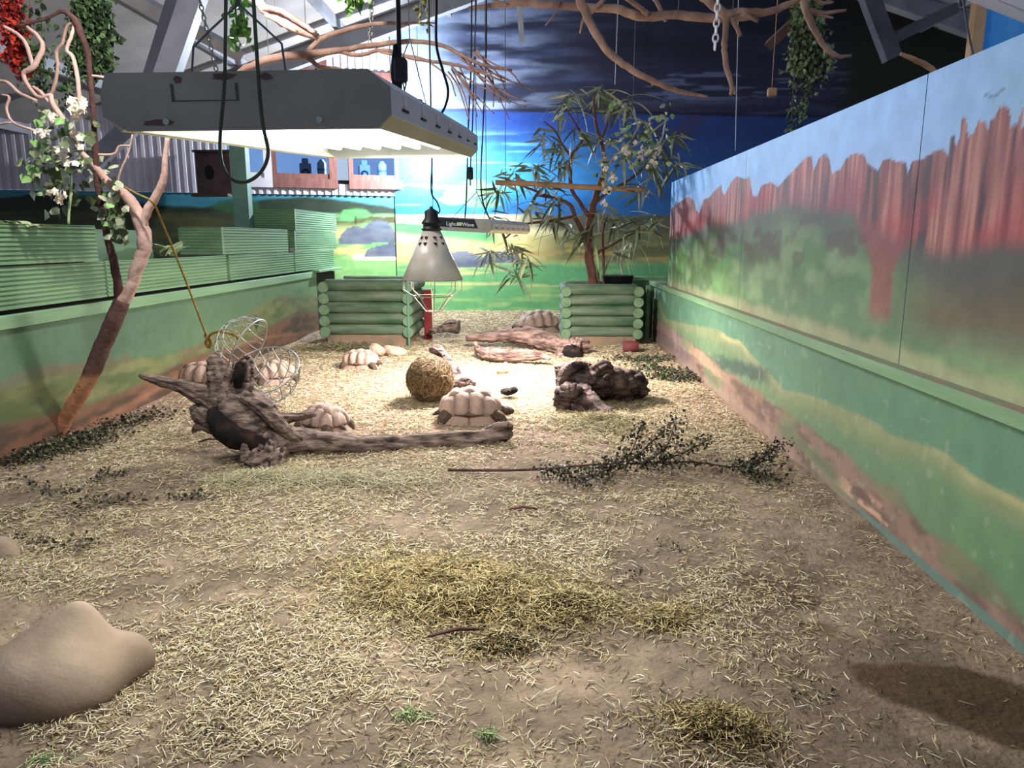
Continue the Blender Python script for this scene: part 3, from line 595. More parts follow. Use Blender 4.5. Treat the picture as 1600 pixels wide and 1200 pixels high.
# ------------------------------------------------------------------ lamps
def area(name, loc, sx, sy, P, col=(1, .96, .9), rot=(0, 0, 0), spread=math.pi, parent=None):
    d = bpy.data.lights.new(name, 'AREA'); d.shape = 'RECTANGLE'; d.size = sx; d.size_y = sy; d.energy = P; d.color = col; d.spread = spread
    o = bpy.data.objects.new(name, d); C.objects.link(o); o.location = loc; o.rotation_euler = rot
    if parent: o.parent = parent
    return o
def light_hood(label, name, wd, ln, ht, power, front_parts, nt=7, lcol=(1, .97, .91)):
    """strip-light hood: local x = width of the front, y = length away, z = 0 at lower rim"""
    t = thing(name, label, 'light fixture')
    c = .24 * ht * 1.2; w2 = wd / 2
    face = [(-w2, c * .9), (-w2 + c * 1.5, 0), (w2 - c * .8, 0), (w2, c * .8), (w2, ht - c), (w2 - c * 1.3, ht), (-w2 + c * .5, ht), (-w2, ht - c * 1.2)]
    mb = MB(); mb.prism(face, (0, 0, 0), (0, .012, 0), (1, 0, 0), (0, 0, 1)); fp = mb.build('front_plate', M['hood'], t)
    mb = MB(); mb.prism(face, (0, ln - .012, 0), (0, ln, 0), (1, 0, 0), (0, 0, 1)); mb.build('end_plate', M['hood'], t)
    MB().prism([(-w2, ht - c * 1.2), (-w2 + c * .5, ht), (w2 - c * 1.3, ht), (w2, ht - c), (w2 - .01, ht - c - .012), (w2 - c * 1.3, ht - .012), (-w2 + c * .5, ht - .012)][::-1], (0, .012, 0), (0, ln - .012, 0), (1, 0, 0), (0, 0, 1)).build('top_cover', M['hood_white'], t)
    for sx in (-1, 1):
        s = MB().box(min(sx * w2, sx * (w2 - .006)), max(sx * w2, sx * (w2 - .006)), .012, ln - .012, c * .8, ht - c, 0).build('side_panel', M['hood_white'], t)
        if sx > 0:
            for k in range(7):
                y = .10 + (ln - .2) * k / 6
                MB().box(w2 - .001, w2 + .003, y, y + .05, ht * .38, ht * .43).build('vent_slot', M['black'], s)
                mb = MB(); mb.tube([(w2 - .001, y + .02, ht * .58), (w2 + .004, y + .02, ht * .58)], .011, 10); mb.build('vent_hole', M['white_plastic'], s)
        l = [(sx * (w2 - .002), c * .8), (sx * (w2 - c * .8), 0), (sx * (w2 - c * .8 - .008), .004), (sx * (w2 - .012), c * .8)]
        MB().prism(l if sx > 0 else l[::-1], (0, .012, 0), (0, ln - .012, 0), (1, 0, 0), (0, 0, 1)).build('lower_rim', mat_rim, t)
    MB().box(-w2 + .02, w2 - .02, .015, ln - .015, ht * .62, ht * .66).build('reflector', M['reflector'], t)
    for k in range(nt):
        x = -w2 + .06 + (wd - .12) * k / (nt - 1)
        mb = MB(); mb.tube([(x, .05, ht * .34), (x, ln - .05, ht * .34)], .008, 8); mb.build('lamp_tube', M['tube'], t)
    area('tube_light', (wd * .13, ln * .66, ht * .12), wd * .6, ln * .58, power, lcol, parent=t)
    front_parts(t, fp, w2, ht, c)
    return t
mat_rim = mat('hood_rim', lin(196, 194, 168), lin(180, 178, 152), .45, 5)
def near_front(t, fp, w2, ht, c):
    for x in (-w2 * .55, w2 * .52):
        mb = MB(); mb.tube([(x, -.004, ht * .16), (x, .002, ht * .16)], .006, 10); mb.build('bolt', M['wire'], fp)
    for x0, x1, z0, z1, s in ((-.20, -.12, .06, .22, 1), (-.125, -.105, .78, .96, 2), (-.06, .0, .84, .98, 3), (.03, .06, .82, .97, 4)):
        n = 14; cx, cz, rx, rz = (x0 + x1) / 2, (z0 + z1) / 2 * ht, (x1 - x0) / 2, (z1 - z0) / 2 * ht
        poly = [(cx + rx * math.cos(2 * math.pi * k / n) * (.55 + .45 * random.random()), cz + rz * math.sin(2 * math.pi * k / n) * (.55 + .45 * random.random())) for k in range(n)]
        MB().prism(poly, (0, -.0012, 0), (0, .001, 0), (1, 0, 0), (0, 0, 1)).build('rust_stain', M['rust'], fp)
    for x0, x1, z0, z1 in ((-.13, -.01, .50, .52), (-.13, -.125, .5, .8), (-.012, -.007, .5, .8)):
        MB().box(x0, x1, -.0014, .001, z0 * ht, z1 * ht).build('bracket_mark', M['steel_dark'], fp)
P0 = at(384, 203, 1.36); P1 = at(628, 247, 2.62)
hd = light_hood('large grey light hood full of bright strip tubes hanging in front of the leafy branch', 'light_hood', .525, 1.27, .098, LP['hood'], near_front)
d = P1 - P0; hd.location = P0
hd.rotation_euler = (math.asin(min(.3, (d.z) / d.length)), 0, -math.atan2(d.x, d.y))
def far_front(t, fp, w2, ht, c):
    pl = [(-w2 + .05, ht * .30), (w2 - .10, ht * .30), (w2 - .13, ht * .92), (-w2 + .03, ht * .92)]
    lb = MB().prism(pl, (0, -.003, 0), (0, .001, 0), (1, 0, 0), (0, 0, 1)).build('label_panel', M['panel_black'], fp)
    for txt, x in (('Light', -.085), ('Wave', .045)):
        cu = bpy.data.curves.new('lettering', 'FONT'); cu.body = txt; cu.size = .038; cu.align_x = 'CENTER'; cu.extrude = .0006
        tmp = bpy.data.objects.new('tmp', cu); C.objects.link(tmp); dg = bpy.context.evaluated_depsgraph_get()
        me = bpy.data.meshes.new_from_object(tmp.evaluated_get(dg)); bpy.data.objects.remove(tmp)
        o = link('lettering', me, M['text_white'], lb); o.location = (x, -.004, ht * .40); o.rotation_euler = (math.pi / 2, 0, 0)
    MB().prism([(-.045, ht * .42), (-.005, ht * .42), (.0, ht * .66), (-.04, ht * .66)], (0, -.0045, 0), (0, -.002, 0), (1, 0, 0), (0, 0, 1)).build('emblem', M['leaf_pale'], lb)
    mb = MB(); mb.tube([(w2 - .05, -.004, ht * .75), (w2 - .05, .002, ht * .75)], .008, 10); mb.build('bolt', M['wire'], fp)
h2 = light_hood('smaller white light hood with black lettered panel hanging behind the cone heat lamp', 'light_hood', .44, 1.1, .098, LP['far_hood'], far_front, 5, (1, .91, .86))
q0 = at(722, 362, 5.4); h2.location = q0; h2.rotation_euler = (0, math.radians(3.0), -math.radians(14))

# cone heat lamp with wire guard
HLY = 4.3; hp = at(676, 437, HLY); s = HLY / F_PX
hl = thing('heat_lamp', 'dented aluminium cone heat lamp with wire guard hanging on a black cable', 'heat lamp', hp)
R = 46 * s
def zr(py): return (437 - py) * s
MB().lathe([(R, 0), (R + .004, .002), (14 * s, zr(363)), (13.5 * s, zr(363)), (R - .004, .004), (R, 0)], 40).build('shade', M['alu'], hl)
for a in (-1.9, -1.2, -2.35, -.6):
    for k, z in enumerate((371, 380)):
        r = 14 * s + (R - 14 * s) * (z - 363) / 74 + .002; da = .05 * 3
        mb = MB(); v = []
        for q in range(7):
            aa = a + (q - 3) / 3 * da; v.append(((r) * math.cos(aa), (r) * math.sin(aa), zr(z) + .0)); 
        v2 = [((r + .012 * (1 - ((q - 3) / 3) ** 2)) * math.cos(a + (q - 3) / 3 * da), (r + .012 * (1 - ((q - 3) / 3) ** 2)) * math.sin(a + (q - 3) / 3 * da), zr(z) - .016 * (1 - ((q - 3) / 3) ** 2)) for q in range(7)]
        mb.add(v + v2, [(i_, i_ + 1, i_ + 8, i_ + 7) for i_ in range(6)]); mb.build('vent_louvre', M['dark'], hl)
MB().lathe([(13 * s, zr(363)), (15.5 * s, zr(361)), (15.5 * s, zr(359)), (13 * s, zr(359)), (13 * s, zr(353)), (15.5 * s, zr(352)), (15.5 * s, zr(350)), (10 * s, zr(344))], 24).build('vent_collar', M['black'], hl)
MB().lathe([(15.5 * s, zr(350.5)), (10.5 * s, zr(343)), (10.3 * s, zr(334)), (9.8 * s, zr(333)), (3 * s, zr(329)), (2 * s, zr(326)), (0, zr(326))], 24).build('lamp_holder', M['rubber'], hl)
MB().lathe([(0, .005), (.03, .01), (.05, .035), (.045, .07), (.02, .12), (.018, .16), (0, .16)], 16).build('bulb', M['heat_bulb'], hl)
gz_ = [(R - .003, 0), (R - .004, zr(452)), (R * .66, zr(462)), (R * .25, zr(486)), (0, zr(487))]
for k in range(8):
    a = 2 * math.pi * k / 8 + .2; mb = MB(); mb.tube([(r * math.cos(a), r * math.sin(a), z) for r, z in gz_], .0028, 5); mb.build('guard_wire', M['wire'], hl)
for r, z in ((R, 0), (R * .66, zr(462)), (R * .25, zr(486))):
    mb = MB(); mb.tube([(r * math.cos(2 * math.pi * k / 28), r * math.sin(2 * math.pi * k / 28), z) for k in range(29)], .003, 5, caps=False); mb.build('guard_ring', M['wire'], hl)
pd = bpy.data.lights.new('heat_light', 'POINT'); pd.energy = LP['heat']; pd.color = (1, .7, .45); pd.shadow_soft_size = .04
po = bpy.data.objects.new('heat_light', pd); C.objects.link(po); po.parent = hl; po.location = (0, 0, -.01)

# pendant lamps: one by the mural, one high over the left branch
def pendant(label, loc, power, col, r=.16, ceil=None, shade=True):
    t = thing('pendant_lamp', label, 'pendant lamp', loc)
    if shade: MB().lathe([(r, 0), (r + .004, .003), (r * .9, r * .5), (r * .45, r * 1.0), (r * .3, r * 1.3), (r * .28, r * 1.3), (r * .42, r * .98), (r * .86, r * .5), (r - .004, .006), (r, 0)], 28).build('shade', M['alu'], t)
    MB().lathe([(r * .3, r * 1.28), (r * .3, r * 1.8), (0, r * 1.85)], 16).build('lamp_holder', M['rubber'], t)
    MB().lathe([(0, -.10), (.04, -.08), (.05, -.04), (.035, .02), (.02, r), (0, r)], 16).build('bulb', M['bulb'], t)
    mb = MB(); mb.tube([(0, 0, r * 1.8), (0, 0, ceil - loc[2])], .004, 6); mb.build('cable', M['rubber'], t)
    d = bpy.data.lights.new('bulb_light', 'POINT'); d.energy = power; d.color = col; d.shadow_soft_size = .06
    o = bpy.data.objects.new('bulb_light', d); C.objects.link(o); o.parent = t; o.location = (0, 0, -.12)
    return t
pl = at(655, 196, 11.35); pendant('bare bulb pendant lamp shining on the mural corner behind the large hood', pl, LP['mural'], (.86, .94, 1), .2, roof_z(pl.x) - .02, False)
pt = Vector((-1.75, 3.6, 2.95)); pendant('bell shaped pendant lamp hung high above the forked leafy branch', pt, LP['high'], (1, .93, .88), .16, roof_z(pt.x) - .02)

# ------------------------------------------------------------------ log planters
def log(mb_name, a, b, r, parent, m=None, seed=0):
    mb = MB(); a = Vector(a); b = Vector(b); n = 18; d = (b - a).normalized()
    pts = [a, a + d * .006] + [a + (b - a) * k / 6 for k in range(1, 6)] + [b - d * .006, b]
    rr = [r * .93, r] + [r * (1 + .02 * math.sin(k * 2.1 + seed)) for k in range(1, 6)] + [r, r * .93]
    mb.tube(pts, rr, n); me = mb.mesh('log'); me.materials.append(m or M['green_log']); me.materials.append(M['log_end'] if m is None else m)
    for p in me.polygons:
        if len(p.vertices) == n: p.material_index = 1
    return link('log', me, None, parent)
def log_planter(label, x0, x1, y0, y1, rows, r, skirt):
    t = thing('log_planter', label, 'planter', ((x0 + x1) / 2, y0, 0)); ox, oy = (x0 + x1) / 2, y0
    for k in range(rows):
        z = .07 + skirt + r * .95 + k * 2 * r * .97
        for yy in (0, y1 - y0): log('log', (x0 - ox, yy, z), (x1 - ox, yy, z), r, t, seed=k)
        for xx in (x0 - ox - r * .25, x1 - ox + r * .25):
            log('log', (xx, -r * 1.15, z - r * .35), (xx, y1 - y0 + r * 1.1, z - r * .35), r * .96, t, seed=k + 7)
    MB().box(x0 - ox, x1 - ox, -.03, y1 - y0 + .03, -.05, .07 + skirt + .03).build('base_board', M['bare_log'], t)
    MB().box(x0 - ox + r, x1 - ox - r, r * .6, y1 - y0 - r * .6, .0, .07 + skirt + rows * 2 * r * .97 - .09).build('soil', M['bark_dark'], t)
    return t
pl1 = log_planter('green painted log planter beside the red post', -2.40, -1.47, 8.42, 9.25, 5, .066, .05)
pl2 = log_planter('green painted log planter holding the narrow leaved shrub', .37, 1.16, 8.5, 9.2, 5, .0625, .03)
mb = MB(); mb.box(-1.455, -1.43, 8.33, 8.36, .0, .76); tag(mb.build('corner_batten', M['green_post']), 'thin upright green batten at the corner of the log planter', 'batten')
mb = MB(); mb.box(-1.36, -1.27, 8.95, 9.02, -.02, .60, .004); rp = mb.build('marker_post', M['red']); tag(rp, 'dark red square post behind the heat lamp guard', 'post')
MB().box(-1.375, -1.255, 8.935, 9.035, .60, .615).build('cap', M['bare_log'], rp)
p = fl(985, 550); mb = MB(); mb.tube([(p.x - .085, p.y, gzs(p.x, p.y) + .06), (p.x + .085, p.y - .02, gzs(p.x, p.y) + .06)], .062, 18)
tag(mb.build('red_can', M['red_dull']), 'dull red cylinder lying against the shrub planter', 'can')

# ------------------------------------------------------------------ tortoises
def shell_mesh():
    nu, nv = 34, 112; V = []; col = []
    sc = [(x, 0.0) for x in (-.80, -.42, 0.0, .42, .80)] + [(x, y) for y in (-.66, .66) for x in (-.58, -.20, .20, .58)]
    sc = np.array(sc)
    for i in range(nu + 1):
        u = i / nu
        for k in range(nv):
            a = 2 * math.pi * k / nv
            if u <= .78:
                q = u / .78; ro = .86 * math.sin(q * math.pi / 2) ** .9; z = .30 + .70 * math.cos(q * math.pi / 2) ** .85
            else:
                q = (u - .78) / .22; ro = .86 + .16 * q ** .8; z = .30 - .24 * q
            x, y = ro * math.cos(a), ro * math.sin(a)
            sq = 1 + .06 * math.cos(4 * a + math.pi)           # a little boxy
            if u <= .78:
                d = np.hypot((sc[:, 0] - x) * 1.05, (sc[:, 1] - y) * 1.0); ds = np.sort(d); e = ds[1] - ds[0]
                b = .115 * min(e / .26, 1) ** .8 + .006 * math.sin(ds[0] * 75); seam = max(0, 1 - e / .05)
                t = min(1, e / .3)
                c = lin(138, 116, 102) * (1 - t) + lin(176, 152, 138) * t; c = c * (1 - .5 * seam) * (.93 + .07 * math.sin(ds[0] * 75))
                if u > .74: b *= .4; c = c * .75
            else:
                s = a / (2 * math.pi) * 24; f = abs(s - round(s)); seam = max(0, 1 - f / .07); b = .02 * (1 - seam) + .012 * (1 - math.cos(2 * math.pi * s)) * .5
                c = lin(152, 130, 114) * (1 - .65 * seam) * (.94 + .06 * math.sin(q * 30))
                z += .05 * max(0, -math.cos(a)) * q * .0 + .04 * q * abs(math.sin(2 * a))
            n = 1 + b; V.append((x * sq * n * .5, y * sq * n * .40, z * (1 + b * .9) * .47 - .045)); col.append(c)
    Fc = [(i * nv + k, (i + 1) * nv + k, (i + 1) * nv + (k + 1) % nv, i * nv + (k + 1) % nv) for i in range(nu) for k in range(nv)]
    return np_mesh('shell', V, Fc, np.array(col), True)
def body_mesh(pose):
    mb = MB()
    mb.lathe([(0.0, .075), (.30, .075), (.43, .10), (.455, .14), (.40, .18), (0.0, .2)], 32)
    mb.v = [(x, y * .8, z) for x, y, z in mb.v]
    hx, hz = (.66, .19) if pose == 'out' else (.58, .11)
    if pose == 'tucked': hx, hz = .50, .13
    mb.tube(spline([(.30, 0, .15), (.44, 0, .15), (hx - .07, 0, hz - .01)], 4), [.075, .07, .066, .06, .056, .055, .055, .055, .055], 14)
    mb.tube(spline([(hx - .11, 0, hz), (hx - .06, 0, hz + .006), (hx, 0, hz + .002), (hx + .05, 0, hz - .012)], 4), [.04, .055, .062, .066, .067, .066, .063, .058, .054, .048, .040, .030, .016], 16)
    for sy in (-1, 1):
        fx_ = .36 + (.05 if sy < 0 else -.02)
        mb.tube(spline([(.26, sy * .18, .12), (fx_, sy * .27, .10), (fx_ + .05, sy * .30, .05), (fx_ + .07, sy * .30, .0)], 4), [.085, .086, .086, .085, .082, .078, .074, .07, .067, .065, .066, .07, .068], 14)
        mb.tube(spline([(-.26, sy * .20, .15), (-.34, sy * .27, .10), (-.37, sy * .28, .04), (-.36, sy * .28, .0)], 4), [.095, .096, .096, .095, .092, .09, .086, .082, .08, .08, .082, .084, .08], 14)
        mb.lathe([(0, -.013), (.013, 0), (0, .013)], 8, (hx + .012, sy * .055, hz + .022))
    mb.tube([(-.40, 0, .12), (-.50, 0, .08), (-.55, 0, .05)], [.05, .03, .008], 8)
    return mb.mesh('tortoise')
SHELL = shell_mesh(); SHELL.materials.append(M['shell'])
BODY = {k: body_mesh(k) for k in ('out', 'low', 'tucked')}
for b in BODY.values(): b.materials.append(M['skin'])
def tortoise(label, px, py, ln, rz, pose='low', tilt=(0, 0), sink=0.0):
    p = fl(px, py)
    o = link('tortoise', BODY[pose]); tag(o, label, 'tortoise', 'tortoises in the enclosure')
    o.location = (p.x, p.y, gzs(p.x, p.y) - sink); o.scale = (ln,) * 3; o.rotation_euler = (tilt[0], tilt[1], rz)
    m = o.modifiers.new('skin', 'REMESH'); m.mode = 'VOXEL'; m.voxel_size = .014; m.use_smooth_shade = True
    s = link('shell', SHELL, None, o); s['label'] = 'ridged sandy shell of bumpy scutes'
    for sx, sy in ((1, 1), (1, -1), (-1, 1), (-1, -1)):
        for j in range(3):
            mb_c = CLAW.copy() if False else CLAW
            c = link('claw', mb_c, None, o); fx_ = (.46 if sx > 0 else -.31); yy = sy * (.29 if sx > 0 else .29) + (j - 1) * .035
            c.location = (fx_ + (.03 if sy < 0 and sx > 0 else -.03 if sx > 0 else 0), yy, .006)
    return o
CLAW = MB().tube([(0, 0, .02), (.03, 0, .012), (.05, 0, -.004)], [.016, .012, .003], 6).mesh('claw'); CLAW.materials.append(M['bare_log'])
tortoise('sandy tortoise with bumpy shell standing side-on behind the tip of the driftwood trunk', 735, 655, .475, .04, 'low')
tortoise('tortoise seen through the fallen wire feeder basket', 430, 597, .40, math.radians(215), 'low')
tortoise('tortoise half hidden behind the middle of the driftwood trunk', 507, 670, .36, math.radians(150), 'tucked')
tortoise('tortoise bleached white under the small light hood', 564, 574, .38, math.radians(-8), 'tucked')
tortoise('tortoise resting against the far log beside the shrub planter', 842, 519, .60, math.radians(200), 'low')
tortoise('brown tortoise tucked between the driftwood stump and the green wall', 318, 604, .44, math.radians(172), 'tucked')

# ------------------------------------------------------------------ stones
def icos(sub):
    import bmesh
    bm = bmesh.new(); bmesh.ops.create_icosphere(bm, subdivisions=sub, radius=1); bm.verts.ensure_lookup_table()
    V = np.array([v.co[:] for v in bm.verts]); Fc = np.array([[v.index for v in f.verts] for f in bm.faces]); bm.free(); return V, Fc
def lump(center, balls, k=.08, sub=5, nz=0.0, seed=0, ns=6.0):
    """star shaped smooth union of ellipsoids (center xyz, radii xyz)"""
    D, Fc = icos(sub); c0 = np.array(center, float)
    def f(P):
        r = None
        for c, q in balls:
            d = (np.linalg.norm((P - np.array(c)) / np.array(q), axis=1) - 1) * min(q)
            r = d if r is None else np.minimum(r, d) - np.maximum(k - np.abs(r - d), 0) ** 2 / (4 * k)
        return r
    lo = np.zeros(len(D)); hi = np.full(len(D), 3.0)
    for _ in range(28):
        mid = (lo + hi) / 2; ins = f(c0 + D * mid[:, None]) < 0; lo = np.where(ins, mid, lo); hi = np.where(ins, hi, mid)
    r = lo * (1 + nz * (fbm(D[:, 0] * ns + 9 + D[:, 2] * 3, D[:, 1] * ns + D[:, 2] * ns * .7, seed) - .5) * 2)
    return np_mesh('stone', c0 + D * r[:, None], Fc, None, True)
def lump_px(name, balls, Y, m, label, cat, k=.05, nz=.02, sub=5, seed=0, ns=6.0, depth=1.0):
    """balls: (px, py, rx_px, rz_px, dy_m, ry_factor) at distance Y"""
    B = []
    for px, py, rx, rz, dy, ry in balls:
        p = at(px, py, Y + dy); s = (Y + dy) / F_PX; B.append(((p.x, p.y, p.z), (rx * s, rx * s * ry, rz * s)))
    o = link(name, lump(B[0][0], B, k, sub, nz, seed, ns), m)
    return tag(o, label, cat)
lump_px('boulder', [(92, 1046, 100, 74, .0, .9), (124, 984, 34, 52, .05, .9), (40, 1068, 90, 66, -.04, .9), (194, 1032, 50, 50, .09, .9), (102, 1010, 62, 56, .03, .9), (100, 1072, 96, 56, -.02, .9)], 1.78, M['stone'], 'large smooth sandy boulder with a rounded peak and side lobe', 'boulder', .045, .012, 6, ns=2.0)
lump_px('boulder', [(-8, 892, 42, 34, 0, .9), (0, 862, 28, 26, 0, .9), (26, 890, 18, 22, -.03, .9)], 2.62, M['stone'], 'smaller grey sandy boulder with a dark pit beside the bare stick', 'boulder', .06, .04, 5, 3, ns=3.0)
lump_px('stone', [(590, 549, 13, 9, 0, 1), (585, 543, 8, 7, 0, 1)], 7.55, M['stone_pale'], 'small knobbly pale stone lying nearest the bleached tortoise', 'stone', .03, .12, 4, 5)
lump_px('stone', [(617, 550, 15, 9, 0, 1), (606, 546, 8, 7, 0, 1), (628, 551, 8, 6, 0, 1)], 7.6, M['stone_pale'], 'small knobbly pale stone lying nearest the log planter corner', 'stone', .03, .12, 4, 8)
lump_px('stone', [(784, 578, 9, 7, 0, 1), (790, 574, 5, 9, 0, 1)], 6.6, M['stone_pale'], 'small upright tan stone in the bright patch of straw', 'stone', .02, .1, 4, 11)
lump_px('dung_lump', [(793, 612, 11, 6, 0, 1), (803, 609, 6, 5, 0, 1)], 5.55, M['hollow'], 'small dark brown lump on the straw behind the side-on tortoise', 'lump', .02, .2, 4, 12)
lump_px('stone', [(688, 634, 5, 3, 0, 1), (872, 622, 6, 8, 0, 1)][1:], 5.2, M['stone_pale'], 'small stone touching the rounded end of the gnarled dark log', 'stone', .02, .2, 3, 14)

# ------------------------------------------------------------------ driftwood
def wood(name, label, limbs, m, hollow=(), cat='driftwood', ridge=.34, rough=.16, n=34):
    t = thing(name, label, cat)
    for i, (nm, pts) in enumerate(limbs):
        mb = MB(); limb(mb, pts, n, 7, ridge, i * 3 + 1, .15, 16.0, rough); mb.build(nm, m, t)
    for nm, pts in hollow:
        mb = MB(); limb(mb, pts, 14, 4, .3, 5, .2); mb.build(nm, M['hollow'], t)
    return t
wood('driftwood', 'large weathered driftwood root with upright broken prongs and a long low trunk', [
    ('trunk', [(350, 628, 4.05, 34), (385, 655, 4.0, 42), (430, 688, 4.0, 31), (490, 693, 4.05, 20), (570, 696, 4.1, 16), (650, 692, 4.18, 14), (735, 688, 4.25, 15), (790, 680, 4.3, 9), (800, 678, 4.3, 3)]),
    ('prong', [(352, 640, 4.0, 27), (346, 606, 4.0, 20), (340, 580, 4.0, 17), (335, 562, 4.0, 12), (331, 556, 4.0, 5)]),
    ('prong', [(372, 640, 4.02, 28), (376, 612, 4.05, 20), (377, 588, 4.06, 17), (379, 572, 4.07, 16), (380, 568, 4.07, 13)]),
    ('root', [(362, 640, 4.0, 24), (318, 620, 3.98, 16), (280, 603, 3.98, 10), (245, 594, 3.98, 7), (222, 588, 3.98, 4), (217, 587, 3.98, 1.5)]),
    ('root', [(352, 660, 3.98, 26), (322, 652, 3.96, 18), (308, 640, 3.96, 12), (303, 632, 3.96, 6)]),
    ('root', [(352, 668, 3.95, 12), (325, 664, 3.93, 8), (308, 668, 3.93, 6), (301, 676, 3.93, 2)]),
    ('branch', [(385, 640, 4.05, 26), (412, 640, 4.15, 20), (430, 652, 4.2, 11), (460, 652, 4.25, 8), (485, 648, 4.3, 5), (494, 649, 4.3, 2)]),
    ('foot', [(432, 690, 4.0, 26), (420, 714, 3.85, 28), (405, 730, 3.78, 28), (392, 738, 3.76, 20), (376, 742, 3.76, 8)]),
    ('horn', [(388, 728, 3.78, 13), (384, 708, 3.78, 8), (381, 697, 3.78, 5), (380, 693, 3.78, 2)]),
    ('splinter', [(380, 620, 3.93, 10), (410, 640, 3.92, 12), (440, 668, 3.94, 12), (470, 690, 3.98, 6)]),
    ('tip', [(700, 690, 4.2, 8), (745, 700, 4.2, 8), (790, 702, 4.22, 4), (794, 703, 4.22, 2)]),
    ('tip', [(760, 678, 4.3, 9), (780, 668, 4.3, 8), (795, 666, 4.3, 7), (799, 672, 4.3, 3)])],
    M['drift'], [('hollow', [(330, 640, 3.90, 8), (350, 672, 3.86, 20), (385, 690, 3.84, 16), (425, 696, 3.86, 6)]),
                 ('hollow', [(372, 604, 3.99, 6), (374, 590, 3.99, 10), (377, 574, 4.0, 9), (378, 568, 4.0, 7)])])
wood('gnarled_log', 'dark gnarled log with a slanting split root lying near the painted cliff wall', [
    ('trunk', [(872, 598, 5.35, 16), (895, 594, 5.4, 27), (925, 598, 5.45, 29), (955, 598, 5.5, 25), (985, 600, 5.55, 22), (997, 600, 5.57, 20)]),
    ('root', [(868, 618, 5.2, 12), (885, 622, 5.18, 22), (905, 622, 5.2, 22), (922, 628, 5.2, 16)]),
    ('root', [(905, 612, 5.2, 15), (925, 630, 5.05, 14), (948, 650, 4.9, 13), (966, 664, 4.82, 8), (981, 675, 4.78, 3)]),
    ('root', [(900, 632, 5.12, 9), (925, 652, 4.95, 9), (945, 666, 4.85, 5)]),
    ('knob', [(880, 600, 5.3, 12), (886, 582, 5.32, 12), (900, 573, 5.35, 11), (915, 572, 5.4, 6)]),
    ('knob', [(925, 585, 5.4, 12), (940, 574, 5.42, 12), (955, 576, 5.44, 8)]),
    ('knob', [(890, 612, 5.1, 10), (902, 610, 5.08, 9), (912, 612, 5.08, 4)])],
    M['drift_dark'], [('hollow', [(948, 592, 5.28, 3), (949, 590, 5.26, 6), (952, 588, 5.26, 3)])], 'log', .35, .3)
wood('weathered_log', 'long pinkish weathered log with a dark rotten end near the far planter', [
    ('trunk', [(728, 529, 8.2, 4), (760, 526, 8.2, 8), (800, 524, 8.15, 11), (835, 528, 8.1, 15), (862, 538, 7.95, 15), (885, 543, 7.8, 13), (905, 541, 7.75, 15), (913, 542, 7.7, 11)]),
    ('root', [(880, 545, 7.7, 9), (876, 556, 7.6, 8), (880, 562, 7.55, 5)]),
    ('branch', [(806, 508, 8.6, 4), (820, 514, 8.5, 8), (835, 522, 8.3, 8), (850, 532, 8.1, 5)])],
    M['drift_pink'], [('rotten_end', [(884, 548, 7.62, 10), (896, 552, 7.58, 13), (908, 550, 7.58, 10)])], 'log', .25, .15)
wood('weathered_log', 'short pinkish twisted log in front of the long weathered one', [
    ('trunk', [(746, 548, 7.5, 6), (765, 553, 7.3, 10), (790, 556, 7.15, 9), (820, 556, 7.1, 8), (845, 556, 7.05, 6), (860, 561, 7.0, 2)]),
    ('root', [(757, 552, 7.4, 6), (746, 544, 7.5, 5), (742, 534, 7.5, 2)])], M['drift_pink'], (), 'log', .3, .2)
wood('gnarled_root', 'knobbly upright root standing behind the hay filled wire ball', [
    ('trunk', [(672, 546, 5.95, 4), (682, 548, 5.92, 9), (693, 560, 5.9, 9), (702, 575, 5.88, 12), (712, 592, 5.85, 14), (724, 603, 5.8, 12)]),
    ('foot', [(715, 600, 5.8, 12), (730, 600, 5.75, 9), (738, 602, 5.72, 5), (741, 596, 5.72, 3)])], M['drift_dark'], (), 'root', .25, .2)
wood('cut_branch', 'short grey cut branch lying behind the red post', [('trunk', [(672, 519, 8.75, 4), (690, 513, 8.85, 6), (704, 509, 8.9, 10), (717, 511, 8.9, 10)])], M['drift'], (), 'branch', .2, .1)
mb = MB(); limb(mb, [(-30, 938, 2.4, 6), (20, 938, 2.42, 7), (60, 943, 2.42, 5), (90, 946, 2.42, 4)], 10, 4, .1, 3, .1); st = mb.build('bare_stick', M['twig']); tag(st, 'bare brown stick lying on the straw behind the large boulder', 'stick')
mb = MB(); limb(mb, [(36, 894, 2.4, 1.5), (50, 905, 2.4, 1.8), (55, 920, 2.4, 1.6), (52, 936, 2.42, 1.2)], 6, 4); mb.build('side_twig', M['twig_pale'], st)

# ------------------------------------------------------------------ hanging and growing things
def leaf_field(name, pos, size, dirs, cols, m, parent, fold=.25, stuff=True, aspect=.9):
    """many small pointed leaves in one mesh: pos (n,3), dirs (n,3) leaf axis"""
    n = len(pos); d = dirs / np.linalg.norm(dirs, axis=1)[:, None]
    r = rng.normal(size=(n, 3)); sd = np.cross(d, r); sd /= np.linalg.norm(sd, axis=1)[:, None]; nm = np.cross(d, sd)
    tmpl = [(0, 0, 0), (-.5 * aspect, .25, fold), (-.38 * aspect, .6, fold * .7), (0, 1, 0), (.38 * aspect, .6, fold * .7), (.5 * aspect, .25, fold)]
    V = np.zeros((n, 6, 3))
    for k, (a, b, c) in enumerate(tmpl): V[:, k] = pos + (sd * a + d * b + nm * c) * size[:, None]
    b = np.arange(n)[:, None] * 6
    Fc = np.concatenate([b + np.array([[0, 3, 2, 1]]), b + np.array([[0, 5, 4, 3]])], 0)
    o = link(name, np_mesh(name, V.reshape(-1, 3), Fc, np.repeat(cols, 6, 0)), m, parent)
    if stuff: o['kind'] = 'stuff'
    return o
